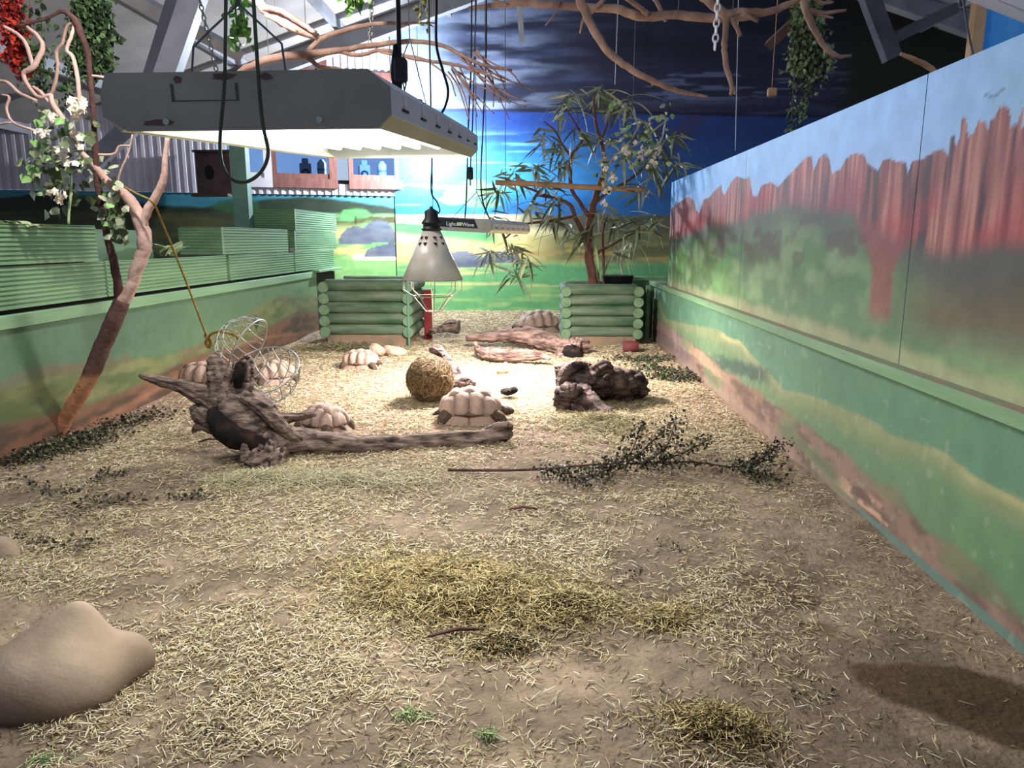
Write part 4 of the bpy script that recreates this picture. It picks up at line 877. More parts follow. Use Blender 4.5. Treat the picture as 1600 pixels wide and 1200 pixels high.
def pal(n, *cs):
    cs = np.array(cs); a = cs[rng.integers(0, len(cs), n)]; return np.clip(a * (0.75 + .5 * rng.random((n, 1))), 0, 1)
def garland(label, strands, n, size, cols, spread, Y, top=-60):
    t = thing('hanging_garland', label, 'garland')
    P = []
    for st in strands:
        S = spline([tuple(at(px, py, Y)) for px, py in [(st[0][0], top)] + st], 8); mb = MB(); mb.tube(S, .004, 5); mb.build('stem', M['leaf_dk'], t)
        S = S[4:]; k = n // len(strands); i = rng.random(k) * (len(S) - 1); i0 = i.astype(int); f = (i - i0)[:, None]
        q = S[i0] * (1 - f) + S[np.minimum(i0 + 1, len(S) - 1)] * f; P.append(q + rng.normal(size=q.shape) * spread)
    P = np.vstack(P); nn = len(P); d = rng.normal(size=(nn, 3)) * .5; d[:, 2] -= .8
    leaf_field('leaf', P, size * (.6 + .8 * rng.random(nn)), d, pal(nn, *cols), M['ivy'], t)
    return t
DG = (lin(40, 62, 34), lin(58, 84, 46), lin(80, 104, 62), lin(30, 44, 26))
garland('dense dark green ivy curtain hanging above the large light hood', [[(122, 30), (126, 80), (130, 108)], [(140, 30), (142, 70), (140, 118)], [(158, 20), (160, 60), (158, 112)], [(150, 10), (150, 60), (150, 100)]], 1700, .036, DG, .035, 4.9)
garland('red leaf garland hanging beside the bleached twigs', [[(22, 30), (26, 70), (32, 112)], [(14, 10), (24, 50), (36, 104)]], 800, .034, (lin(150, 40, 30), lin(190, 62, 44), lin(110, 24, 24)), .035, 4.9)
garland('thin trailing green ivy hanging behind the bleached twigs', [[(48, 40), (52, 100), (60, 150)], [(66, 60), (64, 110), (70, 140)], [(108, 90), (110, 130), (108, 160)]], 240, .034, DG, .03, 4.8)
garland('small bright green vine sprig hanging over the light hood', [[(368, 10), (370, 50), (366, 70)], [(376, 5), (378, 40), (380, 58)]], 70, .035, (lin(130, 180, 90), lin(96, 140, 70)), .016, 3.2)
garland('small green vine tip hanging from the roof beside the cable box', [[(542, -10), (546, 6)], [(556, -10), (558, 4)]], 50, .045, (lin(96, 140, 70), lin(120, 160, 84)), .025, 4.5)
garland('sparse yellowish vine strands hanging in front of the lit mural', [[(657, 4), (656, 36)], [(668, 10), (669, 46)]], 26, .03, (lin(140, 140, 90), lin(110, 110, 76)), .01, 4.5)
garland('thick pale green ivy garland hanging in front of the dark mural', [[(1255, 20), (1260, 60), (1272, 112)], [(1268, 20), (1250, 70), (1245, 105)], [(1262, 40), (1280, 80), (1290, 110)], [(1255, 30), (1270, 70), (1264, 118)]], 1500, .040, (lin(96, 116, 76), lin(130, 148, 104), lin(62, 80, 50), lin(150, 160, 128)), .05, 6.6)
garland('narrow trailing ivy strand hanging lower beside the thick garland', [[(1242, 60), (1240, 130), (1236, 206)], [(1256, 60), (1258, 130), (1250, 196)], [(1264, 80), (1262, 140), (1254, 175)]], 480, .036, (lin(104, 124, 92), lin(140, 158, 128), lin(60, 76, 54)), .018, 6.7)

# bare leafy branch leaning on the left wall
br = thing('bare_branch', 'forked bare branch leaning on the green planter wall with trailing ivy and pale flowers', 'branch', tuple(fl(95, 676)))
def bpart(nm, pts, m, seed=0, n=10):
    mb = MB(); limb(mb, pts, n, 5, .12, seed, .25, 5.0, .12); o = mb.build(nm, m); o.parent = br; o.matrix_parent_inverse = Matrix.Translation(-Vector(br.location)); return o
YB = 4.35
def B_(l): return [(a, b, YB + (c[0] if c else 0), r) for a, b, r, *c in l]
mb = MB(); S = limb(mb, [(92, 680, 4.3, 11), (104, 650, 4.3, 12), (122, 620, 4.3, 12), (142, 585, 4.3, 12.5), (158, 545, 4.32, 13), (176, 505, 4.33, 13), (190, 470, 4.35, 12)], 14, 6, .10, 3, .1, rough=.06)
zc = np.array([v[2] for v in mb.v]); zt_ = at(150, 588, 4.3).z
cc = mixc(lin(176, 124, 92), lin(84, 60, 56), sst(zt_ - .02, zt_ + .03, zc)); mb.c = [tuple(c) for c in cc]
o = mb.build('trunk', M['trunk'], None, True); o.parent = br; o.matrix_parent_inverse = Matrix.Translation(-Vector(br.location))
bpart('root', [(92, 676, 4.28, 6), (66, 684, 4.2, 5), (34, 690, 4.15, 3)], M['twig'], 2)
bpart('stem', B_([(186, 478, 8), (184, 445, 7), (176, 400, 6.5), (168, 375, 5.5), (160, 330, 5.5), (152, 280, 5), (148, 220, 4.5), (144, 160, 4), (140, 118, 4), (136, 80, 4.5), (126, 55, 5), (118, 33, 5), (98, 18, 3), (72, 29, 2.2), (25, 42, 1.8)]), M['bark_dark'], 4)
bpart('stem', B_([(188, 476, 9), (205, 450, 9), (214, 420, 9.5), (225, 390, 10), (222, 355, 10), (210, 325, 9), (196, 304, 8.5), (172, 288, 7), (150, 262, 5), (120, 228, 4.5), (104, 195, 4), (84, 165, 4), (79, 146, 3)]), M['twig_pale'], 6, 12)
bpart('stem', B_([(221, 352, 8), (230, 330, 7), (247, 300, 6), (256, 275, 5), (258, 245, 4), (262, 214, 3.5)]), M['twig_pale'], 8)
for k, (pts, mm) in enumerate((
    ([(80, 148, 3), (58, 150, 3.2), (36, 117, 3.2), (52, 104, 4), (66, 76, 3.5), (60, 58, 3), (42, 42, 2.6)], 'twig_pale'),
    ([(52, 104, 3.5), (46, 84, 3), (38, 64, 3), (22, 50, 2.6), (5, 41, 2.4)], 'twig_pale'),
    ([(58, 158, 3), (30, 145, 2.5), (10, 128, 2.4), (-20, 124, 2)], 'twig_pale'),
    ([(124, 170, 3), (123, 140, 3), (119, 110, 3), (113, 88, 3), (104, 78, 2.6), (112, 55, 2.6), (117, 36, 2.6)], 'twig_pale'),
    ([(78, 150, 2.6), (86, 130, 2.4), (90, 105, 2.6), (88, 80, 2.6), (97, 68, 2.2), (104, 42, 2.2), (112, 36, 2)], 'twig'),
    ([(53, 204, 2), (20, 191, 2), (10, 170, 2), (14, 152, 2), (3, 148, 1.6)], 'twig_pale'),
    ([(20, 191, 1.8), (-20, 196, 1.6)], 'twig_pale'),
    ([(150, 242, 2), (178, 241, 2), (186, 229, 1.8), (204, 228, 1.6)], 'twig_pale'),
    ([(183, 290, 1.8), (188, 268, 1.6), (200, 240, 1.4), (207, 210, 1.2)], 'twig_pale'),
    ([(142, 118, 2), (162, 121, 2), (172, 124, 3.2), (186, 127, 2.6), (196, 128, 1.4)], 'twig_pale'),
    ([(77, 160, 2.6), (66, 146, 3), (54, 137, 2.4), (50, 135, 1.5)], 'twig_pale'))):
    bpart('twig', B_(pts), M[mm], 20 + k, 7)
def iv_leaf_mesh(sz):
    V = [(0, 0, 0), (-.5, .12, .05), (-.55, .45, .12), (0, 1.0, -.05), (.55, .45, .12), (.5, .12, .05)]
    me = np_mesh('leaf', np.array(V) * sz, [(0, 3, 2, 1), (0, 5, 4, 3)]); return me
IV = []
for mm in ('leaf_dk', 'leaf', 'leaf_green', 'leaf_pale'):
    me = iv_leaf_mesh(.058); me.materials.append(M[mm]); IV.append(me)
def ivy_leaves(parent, boxes, n, Y, wts=(.45, .3, .15, .1), ysp=.08):
    for k in range(n):
        px, py, sx, sy = boxes[k % len(boxes)]
        p = at(px + random.gauss(0, sx), py + random.gauss(0, sy), Y + random.gauss(0, ysp))
        o = link('leaf', random.choices(IV, wts)[0], None, parent); o.matrix_parent_inverse = Matrix.Translation(-Vector(parent.location))
        o.location = p; o.rotation_euler = (random.uniform(-2.6, -1.2), random.uniform(-.7, .7), random.uniform(-1, 1)); s = random.uniform(.6, 1.15); o.scale = (s, s, s)
ivy_leaves(br, [(82, 190, 14, 16), (70, 230, 16, 20), (95, 255, 20, 26), (110, 300, 22, 22), (178, 300, 8, 22), (178, 330, 10, 14), (130, 230, 12, 22), (50, 255, 8, 20), (185, 362, 5, 6)], 230, 4.3)
def flowers(parent, spots, Y, m):
    for px, py, sp, n, sz in spots:
        for k in range(n):
            p = at(px + random.gauss(0, sp), py + random.gauss(0, sp), Y - .06 + random.gauss(0, .03)); mb = MB()
            pet = []
            for q in range(5):
                a = q * 2 * math.pi / 5; c, s_ = math.cos(a), math.sin(a)
                v = [(0, 0, 0), (c * .6 - s_ * .45, s_ * .6 + c * .45, .25), (c * 1.05, s_ * 1.05, .12), (c * .6 + s_ * .45, s_ * .6 - c * .45, .25)]
                mb.add([(x * sz, y_ * sz, z * sz) for x, y_, z in v], [(0, 3, 2, 1)])
            o = mb.build('flower', m); o.parent = parent; o.matrix_parent_inverse = Matrix.Translation(-Vector(parent.location)); o.location = p
            o.rotation_euler = (1.3 + random.uniform(-.6, .6), random.uniform(-.6, .6), random.uniform(0, 6))
flowers(br, [(122, 172, 8, 22, .03), (80, 186, 5, 6, .022), (66, 210, 5, 6, .02), (94, 305, 5, 10, .024), (100, 240, 14, 12, .024), (120, 212, 5, 6, .022)], 4.25, M['flower'])
S = [at(*q) for q in ((84, 240, 4.3), (86, 258, 4.28), (96, 272, 4.26), (106, 258, 4.26), (100, 242, 4.28), (88, 244, 4.3))]
wire('loop', [tuple(p) for p in S], .008, M['leaf_pale'], None, None, parent=br).matrix_parent_inverse = Matrix.Translation(-Vector(br.location))
wire('tendril', [tuple(at(*q)) for q in ((110, 262, 4.25), (111, 300, 4.25), (108, 330, 4.25), (107, 350, 4.25))], .007, M['leaf_pale'], None, None, parent=br).matrix_parent_inverse = Matrix.Translation(-Vector(br.location))

# branches hung from the roof
def hung_branch(label, limbs, m, hang, mm_seed=0):
    t = thing('hanging_branch', label, 'branch')
    for k, pts in enumerate(limbs):
        mb = MB(); limb(mb, pts, 9, 5, .1, mm_seed + k, .35, 5.0, .12); mb.build('branch' if k == 0 else 'side_branch', m, t)
    for px, py, Y in hang:
        p = at(px, py, Y); mb = MB(); mb.tube([p, (p.x, p.y, roof_z(p.x) - .0)], .0025, 5); mb.build('hanging_wire', M['wire'], t)
    return t
L_ = lambda Y, *p: [(a, b, Y + (c[0] if c else 0), r) for a, b, r, *c in p]
fine = []
for k in range(16):
    x, y = 700 + random.uniform(0, 60), 74 + random.uniform(0, 45); a = random.uniform(.5, 1.25)
    pts = [(x, y, 1.4)]
    for q in range(3): x += 36 * math.cos(a) * random.uniform(.7, 1.2); y += 32 * math.sin(a) * random.uniform(.7, 1.2); a += random.uniform(-.3, .35); pts.append((x, y, 1.2 - q * .2))
    fine.append(L_(4.8 + random.uniform(-.1, .2), *pts))
hung_branch('long pinkish bare branch with fine twigs hanging above the large light hood', [
    L_(4.8, (362, 124, 3.5), (385, 106, 5), (430, 90, 6), (480, 85, 6), (530, 78, 4.5), (580, 71, 4), (640, 65, 3.5), (690, 71, 3), (750, 100, 2.5), (800, 110, 1.8)),
    L_(4.8, (478, 86, 4.5), (500, 62, 4), (540, 47, 3.6), (590, 37, 3), (640, 36, 2), (680, 36, 1.2)),
    L_(4.8, (530, 80, 3.5), (560, 86, 3), (600, 78, 2.6), (650, 92, 2.6), (720, 103, 2.2), (790, 128, 1.4)),
    L_(4.8, (482, 90, 3.5), (500, 104, 3), (530, 108, 2.6), (552, 122, 2)),
    L_(4.8, (585, 68, 2.4), (592, 80, 2.2), (620, 86, 2), (660, 92, 1.6), (700, 120, 1.2), (712, 150, .9)),
    L_(4.8, (640, 160, 2.6), (672, 170, 2.4), (700, 185, 2), (716, 206, 1.4))] + fine, M['twig'], [(420, 92, 4.8), (580, 71, 4.8)], 40)
hung_branch('thick peeled forked branch hanging highest above the vine sprig', [
    L_(4.4, (372, -22, 5), (400, 2, 7), (430, 25, 8), (462, 44, 7), (497, 58, 5)), L_(4.35, (410, 12, 4), (440, 18, 4), (470, 36, 4), (494, 52, 3)), L_(4.35, (415, 22, 3.5), (440, 36, 3.5), (464, 50, 2.5))], M['twig_pale'], [(430, 18, 4.4), (478, 48, 4.4)], 60)
hung_branch('long brown branch hanging across the dark painted clouds', [
    L_(6.4, (732, 13, 2.5), (770, 9, 4), (810, 5, 5), (870, 8, 5.5), (960, 14, 6), (1000, 25, 6.5), (1060, 23, 6), (1130, 28, 6), (1185, 26, 4)),
    L_(6.35, (792, 8, 3), (775, 2, 2.4), (765, -8, 2)), L_(6.35, (1012, 22, 4), (995, 8, 3.5), (975, -5, 3)), L_(6.4, (1040, 34, 2), (1030, 10, 3), (1018, -10, 3)),
    L_(6.35, (945, -2, 3), (920, 22, 3), (912, 28, 2.4), (906, 52, 1.4)), L_(6.35, (875, 2, 1.4), (866, 22, 1.2), (852, 40, .8))], M['twig'], [(860, 6, 6.4), (1060, 20, 6.4)], 70)
hung_branch('long curved bare branch sweeping down in front of the dark mural', [
    L_(5.8, (900, -30, 7), (910, 8, 6.5), (928, 45, 6), (950, 80, 5.5), (980, 104, 5), (1015, 124, 4.5), (1060, 142, 3.5), (1106, 151, 1.6)), L_(5.8, (1010, 122, 3), (1020, 130, 2), (1018, 133, 1.2))], M['twig'], [], 80)
hung_branch('forked brown branch with a drooping fork beside the white plastic chain', [
    L_(6.0, (1090, -12, 6), (1112, 6, 6), (1135, 22, 6.5), (1155, 18, 5), (1200, 19, 5), (1235, 5, 4.5), (1252, -8, 4)),
    L_(6.0, (1137, 22, 5), (1133, 55, 4.5), (1132, 85, 4.2), (1138, 115, 4), (1146, 142, 3), (1150, 146, 2)), L_(6.0, (1138, 24, 4), (1150, 40, 3.6), (1157, 57, 3)),
    L_(6.0, (1160, 20, 4), (1172, 26, 3.5), (1184, 34, 2.4)), L_(6.0, (1146, 136, 3.5), (1142, 146, 3), (1141, 149, 2))], M['twig'], [(1145, 18, 6.0)], 90)
hung_branch('thin bare branch hanging beside the thick ivy garland', [
    L_(6.0, (1246, -24, 5), (1258, 10, 5), (1266, 32, 5), (1278, 56, 4.2), (1292, 76, 3.6), (1310, 88, 3), (1330, 87, 2.2)), L_(6.0, (1262, 14, 3), (1285, 20, 3), (1322, 16, 1.8)), L_(6.0, (1264, 18, 2.4), (1285, 24, 2), (1302, 28, 1.4)), L_(6.0, (1272, -4, 3), (1284, 4, 2.6), (1302, 3, 1.6))], M['twig'], [], 100)
hung_branch('pale bare branch rising behind the painted cliff wall', [L_(5.4, (1540, 640, 6), (1532, 400, 6), (1520, 190, 5), (1480, 135, 4.5), (1456, 108, 4), (1436, 96, 4), (1416, 88, 3), (1407, 84, 2.4))], M['bamboo'], [], 110)
t = thing('perch_pole', 'straight pale wooden perch pole hanging level through the shrub', 'perch')
mb = MB(); S = limb(mb, [(774, 285, 8.6, 4), (850, 288, 8.6, 4.2), (930, 293, 8.6, 4), (1008, 297, 8.6, 3.6)], 10, 4, .06, 1, .2); mb.build('pole', M['bamboo'], t)
for px, py in ((790, 286), (985, 296)):
    p = at(px, py, 8.6); mb = MB(); mb.tube([p, (p.x, p.y, roof_z(p.x))], .004, 5); mb.build('hanging_wire', M['steel_dark'], t)

# narrow leaved shrub in the right planter
sh = thing('potted_shrub', 'tall open shrub with long narrow grey green leaves growing in the log planter', 'shrub', tuple(at(928, 436, 8.85)))
shi = Matrix.Translation(-Vector(sh.location))
SY = 8.85
def spart(nm, l, n=9, k=0):
    mb = MB(); limb(mb, [(a, b, SY + (c[0] if c else 0), r) for a, b, r, *c in l], n, 4, .1, k, .25, 5, .1); o = mb.build(nm, M['shrub_bark']); o.parent = sh; o.matrix_parent_inverse = shi
spart('trunk', [(930, 462, 8), (926, 437, 7.5), (921, 400, 7), (920, 360, 6), (927, 320, 5), (935, 295, 4.5), (945, 262, 3.6), (940, 225, 3), (930, 190, 2.4), (928, 150, 1.6)], 12)
for k, l in enumerate(([(918, 385, 4.5), (906, 355, 4), (898, 338, 3.6), (890, 320, 3), (868, 310, 2.4), (835, 305, 1.6)], [(921, 340, 3.6), (905, 315, 3), (893, 295, 3), (891, 262, 2.8), (893, 243, 2.6), (910, 218, 2.2), (900, 195, 1.6), (880, 165, 1.2)],
        [(893, 245, 2), (878, 225, 1.8), (868, 205, 1.4), (850, 190, 1)], [(928, 318, 3), (950, 300, 2.4), (985, 280, 2), (1010, 258, 1.6)], [(944, 262, 2.6), (970, 235, 2), (1000, 210, 1.6), (1035, 205, 1.2)], [(943, 455, 2.2), (943, 400, 2), (942, 362, 1.8), (950, 335, 1.4)],
        [(930, 400, 2.6), (938, 392, 2.4), (950, 386, 2), (975, 372, 1.6), (1000, 360, 1.2)], [(898, 338, 2.4), (860, 345, 2), (815, 352, 1.6), (790, 372, 1.2)], [(868, 310, 2), (820, 292, 1.6), (790, 280, 1.2)], [(938, 226, 2), (950, 190, 1.6), (965, 165, 1.2)], [(936, 452, 1.8), (934, 415, 1.6), (932, 395, 1.2)])):
    spart('stem', l, 7, k + 3)
NL = []
for k, (dr, mm) in enumerate(((.55, 'leaf'), (.25, 'leaf'), (.75, 'leaf_dk'), (.4, 'leaf_dk'), (.6, 'leaf_pale'))):
    V = []; m_ = 6
    for i_ in range(m_ + 1):
        u = i_ / m_; wd = .052 * math.sin(math.pi * min(1, u * .93 + .07)) ** .8 + .001
        V += [(-wd, u, -dr * u * u + .012), (0, u, -dr * u * u), (wd, u, -dr * u * u + .012)]
    Fc = []
    for i_ in range(m_): Fc += [(3 * i_, 3 * i_ + 1, 3 * i_ + 4, 3 * i_ + 3), (3 * i_ + 1, 3 * i_ + 2, 3 * i_ + 5, 3 * i_ + 4)]
    me = np_mesh('leaf', V, Fc, None, True); me.materials.append(M[mm]); NL.append(me)
WH = [(780,300),(800,275),(835,262),(772,345),(800,385),(806,425),(762,395),(830,322),(862,342),(850,292),(882,252),(822,402),(872,312),(880,172),(895,150),(905,205),(940,142),(962,165),(985,160),(1010,192),(1030,225),(1050,212),(1060,252),(1022,262),(1000,292),(975,245),(950,215),(942,332),(970,342),(1000,352),(985,377),(1022,342),(918,368),(962,392),(890,362),(870,228),(850,215)]
for (px, py) in WH:
    dY = random.uniform(-.35, .35); c0 = at(px, py, SY + dY)
    for k in range(8):
        o = link('leaf', random.choices(NL, (.3, .2, .2, .15, .15))[0], None, sh); o.matrix_parent_inverse = shi
        o.location = c0 + Vector((random.gauss(0, .03), random.gauss(0, .03), random.gauss(0, .03))); s_ = random.uniform(.22, .40)
        o.scale = (s_, s_, s_); o.rotation_euler = (random.uniform(-.9, .55), random.uniform(-.4, .4), k * math.pi / 4 + random.uniform(-.35, .35))
P = np.array([tuple(at(px + random.gauss(0, 7), py + random.gauss(0, 7), SY + random.uniform(-.35, .35))) for px, py in WH for _ in range(9)]); d = rng.normal(size=P.shape); d[:, 2] = d[:, 2] * .4 - .45
o = leaf_field('small_leaves', P, .26 * (.6 + .7 * rng.random(len(P))), d, pal(len(P), lin(136, 146, 116), lin(100, 112, 84), lin(176, 180, 152)), M['ivy'], sh, .06, True, .13); o.matrix_parent_inverse = shi
fs = thing('flower_spray', 'artificial vine of pale flowers and bright leaves draped over the shrub', 'flower spray', tuple(at(1000, 240, 8.45)))
for l in ([(1045, 185, 1.2), (1020, 205, 1.4), (995, 225, 1.4), (965, 240, 1.4), (948, 265, 1.2), (945, 300, 1)], [(1040, 190, 1.2), (1030, 225, 1.2), (1000, 245, 1.2), (985, 265, 1)]):
    mb = MB(); limb(mb, [(a, b, 8.45, r) for a, b, r in l], 6, 5); o = mb.build('stem', M['leaf']); o.parent = fs; o.matrix_parent_inverse = Matrix.Translation(-Vector(fs.location))
ivy_leaves(fs, [(1040, 178, 6, 8), (975, 205, 8, 6), (1010, 212, 10, 8), (1030, 230, 14, 14), (990, 235, 14, 10), (948, 255, 7, 12), (962, 160, 8, 10), (1000, 250, 18, 8), (945, 275, 6, 10)], 120, 8.4, (.15, .45, .25, .15), .1)
flowers(fs, [(978, 232, 6, 11, .032), (1005, 240, 11, 12, .028), (1022, 242, 9, 10, .028), (947, 315, 3, 8, .022), (957, 275, 4, 8, .024), (948, 298, 4, 9, .024), (945, 262, 4, 7, .022)], 8.35, M['flower'])
MB().lathe([(.0, 0), (.17, 0), (.19, .12), (.2, .125), (.18, .125), (.0, .11)], 20, (.98, 8.9, .66)).build('plant_pot', M['black'])
tag(bpy.data.objects['plant_pot'], 'black round plant pot sunk in the shrub planter', 'pot')
lf = thing('succulent', 'small succulent rosette with pale upright leaves in the middle planter', 'plant', tuple(at(262, 396, 6.0)))
for k in range(9):
    a = k * .7; o = link('leaf', NL[4], None, lf); o.scale = (.9, .17, .17); o.rotation_euler = (.9 + .3 * random.random(), 0, a); o.location = (.05 * math.cos(a), .05 * math.sin(a), -.02)
lf = thing('succulent', 'low tuft of pale leaves in the planter beside the leafy branch', 'plant', tuple(at(28, 345, 4.15)))
for k in range(12):
    a = k * .53; o = link('leaf', NL[4], None, lf); o.scale = (.5, .13, .13); o.rotation_euler = (.5 + .5 * random.random(), 0, a); o.location = (.08 * math.cos(a), .05 * math.sin(a), -.04)

# nest box on the far wall
t_, z_ = wl(352, 306, .15); nb = thing('nest_box', 'dark brown wooden nest box with an oval hole on the far wall', 'nest box', wp(t_, z_, .32), math.atan2(WD.y, WD.x) - .35)
MB().box(-.26, .26, -.30, .06, 0, .58, .008).build('box', M['nest'], nb)
MB().box(-.28, .28, -.34, .07, .58, .61, .005).build('lid', M['nest'], nb)
mb = MB(); mb.v = []; n = 20; mb.prism([(.07 * math.cos(2 * math.pi * k / n) - .06, .30 + .10 * math.sin(2 * math.pi * k / n)) for k in range(n)], (0, -.304, 0), (0, -.29, 0), (1, 0, 0), (0, 0, 1)); mb.build('entrance_hole', M['dark'], nb)
MB().box(-.30, .24, -.42, -.28, -.04, 0).build('landing_board', M['nest'], nb)

# ------------------------------------------------------------------ cables and chains
def up(px, py, Y): p = at(px, py, Y); return (p.x, p.y, roof_z(p.x))
wire('cable_loop', [up(353, -5, 1.30), at(353, 0, 1.30), at(351, 124, 1.30), at(344, 215, 1.30), at(347, 256, 1.30), at(362, 280, 1.30), at(385, 284, 1.30), at(408, 268, 1.30), at(419, 238, 1.30), at(410, 190, 1.30), at(403, 110, 1.30), at(396, 0, 1.30), up(396, 0, 1.30)], .0032, M['hose'], 'dark rubber cable looping down in front of the large light hood', 'cable')
hw = thing('hanger_wire', 'inverted v shaped wire hanger holding up the large light hood', 'hanger')
for pts in ([at(373, 6, 1.5), at(330, 46, 1.48), at(302, 74, 1.45), at(299, 126, 1.42)], [at(373, 6, 1.5), at(410, 40, 1.48), at(440, 68, 1.45), at(448, 126, 1.42)]):
    mb = MB(); mb.tube(pts, .0022, 5); mb.build('wire', M['steel_dark'], hw)
mb = MB(); mb.tube([at(373, 8, 1.5), up(373, 8, 1.5)], .004, 6); mb.build('cord', M['steel_dark'], hw)
hw2 = thing('hanger_wire', 'thin wire hanger holding up the rear end of the large light hood', 'hanger')
for pts in ([at(640, 60, 2.6), at(600, 172, 2.55)], [at(640, 60, 2.6), at(668, 172, 2.55)], [at(640, 62, 2.6), up(640, 60, 2.6)]):
    mb = MB(); mb.tube(pts, .0022, 5); mb.build('wire', M['wire'], hw2)
t = thing('power_cable', 'thick black power cable with adapter box hanging to the large light hood', 'cable')
mb = MB(); mb.tube(spline([tuple(p) for p in (up(622, 0, 2.0), at(622, 0, 2.0), at(617, 70, 2.0), at(614, 115, 2.0), at(620, 148, 2.0), at(626, 152, 1.98))], 6), .006, 8); mb.build('cable', M['rubber'], t)
mb = MB(); c = at(626, 110, 2.0); mb.box(c.x - .017, c.x + .017, c.y - .015, c.y + .015, c.z - .03, c.z + .03, .006); mb.build('adapter', M['black'], t)
for dx in (0, 5): 
    mb = MB(); mb.tube(spline([tuple(at(622 + dx, 122, 1.99)), tuple(at(634 - dx, 128, 1.99)), tuple(at(632, 142, 1.99))], 5), .0022, 5); mb.build('lead', M['rubber'], t)
wire('power_cable', [up(682, 0, 2.5), at(682, 0, 2.5), at(682, 70, 2.5), at(692, 110, 2.5), at(700, 140, 2.5), at(696, 165, 2.5), at(684, 186, 2.5)], .0046, M['rubber'], 'black power cable curving down to the slotted end of the large hood', 'cable')
hc_ = wire('power_cord', [up(675, 255, 4.3), at(675, 255, 4.3), at(674, 300, 4.3), at(683, 316, 4.3), at(687, 330, 4.28), at(680, 335, 4.28)], .0052, M['rubber'], None, None, parent=hl); hc_.matrix_parent_inverse = Matrix.Translation(-Vector(hl.location))
hc_ = wire('lamp_chain', [up(676, 300, 4.3), at(676, 300, 4.3), at(676, 328, 4.3)], .003, M['steel_dark'], None, None, parent=hl); hc_.matrix_parent_inverse = Matrix.Translation(-Vector(hl.location))
for (xa, xb, ya, lab) in ((737, 726, 348, 'thin black cable running down behind the large hood to the small hood'), (760, 768, 350, 'black cable hanging in front of the mural down to the small hood')):
    wire('power_cable', [up(xa, 0, 5.6), at(xa, 0, 5.6), at(xa - 1, 105, 5.6), at(xa - 5, 190, 5.6), at(xa - 8, 300, 5.55), at(xb, ya, 5.5)], .006, M['rubber'], lab, 'cable')
wire('power_cable', [up(744, 0, 6.2), at(744, 0, 6.2), at(741, 110, 6.2), at(738, 200, 6.2), at(735, 268, 6.2), at(735, 290, 6.2)], .006, M['rubber'], 'slender black cable with a hanging plug in front of the painted acacia', 'cable')
c = at(735, 271, 6.2); tag(MB().box(c.x - .022, c.x + .022, c.y - .02, c.y + .02, c.z - .05, c.z + .05, .008).build('cable_plug', M['black']), 'black in-line plug on the slender hanging cable', 'plug')
def chain(label, px0, py0, px1, py1, Y, n, m, r, ln, hang=None):
    t = thing('chain', label, 'chain'); a = at(px0, py0, Y); b = at(px1, py1, Y); d = (b - a) / n; L = d.length
    for k in range(n):
        p = a + d * (k + .5); mb = MB(); u = Vector((1, 0, 0)) if k % 2 else Vector((0, 1, 0)); dn = d.normalized()
        ps = [p + dn * (L * .62 * math.cos(q * math.pi / 6)) + u * (ln * math.sin(q * math.pi / 6)) for q in range(13)]
        mb.tube(ps, r, 5, caps=False); mb.build('link', m, t)
    if hang: mb = MB(); mb.tube([a, up(px0, py0, Y)], r * .8, 5); mb.build('cord', m, t)
    return t
chain('white plastic chain hanging in front of the dark painted clouds', 1122, -6, 1117, 77, 5.2, 7, M['white_plastic'], .006, .017, True)
chain('thin steel chain hanging down to the large light hood', 312, 0, 342, 126, 2.4, 16, M['wire'], .0022, .006, True)
chain('thin steel chain hanging to the long pinkish branch', 582, -4, 578, 68, 4.8, 12, M['wire'], .004, .011, True)
for xa, yb, Y, lab in ((966, 132, 9.5, 'fine chain hanging in front of the dark mural above the shrub'), (1154, 236, 10.5, 'fine chain hanging beside the far end of the cliff wall')):
    wire('fine_chain', [up(xa, 0, Y), at(xa, 0, Y), at(xa - 3, yb * .6, Y), at(xa - 5, yb, Y)], .006, M['grey_box'], lab, 'chain')
wire('toy_cord', [up(1211, 60, 8.2), at(1211, 60, 8.2), at(1206, 138, 8.2)], .004, M['bamboo'], 'thin cord with a wooden block hanging beside the ivy', 'cord')
c = at(1206, 146, 8.2); tag(MB().box(c.x - .045, c.x + .045, c.y - .03, c.y + .03, c.z - .03, c.z + .055, .01).build('wooden_block', M['bamboo']), 'small pale wooden block hanging on a cord beside the ivy', 'block')
wire('suspension_wire', [at(1503, -10, 4.9), at(1515, 60, 4.9), at(1522, 90, 4.9), at(1530, 130, 4.9)], .006, M['steel_dark'], 'dark wire hanging behind the painted cliff wall by the pale window', 'wire')
wire('suspension_wire', [at(1540, -10, 6.0), at(1556, 80, 6.0), at(1560, 120, 6.0)], .004, M['steel_dark'], 'thin wire hanging across the pale framed window', 'wire')
for k, (a, b) in enumerate((((700, 346), (716, 320)), ((790, 350), (778, 322)))):
    pass
t = thing('hanger_wire', 'wire hangers holding up the small light hood', 'hanger')
for pts in ([at(700, 347, 5.5), at(745, 300, 5.5)], [at(768, 350, 5.5), at(745, 300, 5.5)], [at(745, 300, 5.5), up(745, 300, 5.5)], [at(760, 350, 6.3), up(760, 350, 6.3)]):
    mb = MB(); mb.tube(pts, .003, 5); mb.build('wire', M['steel_dark'], t)

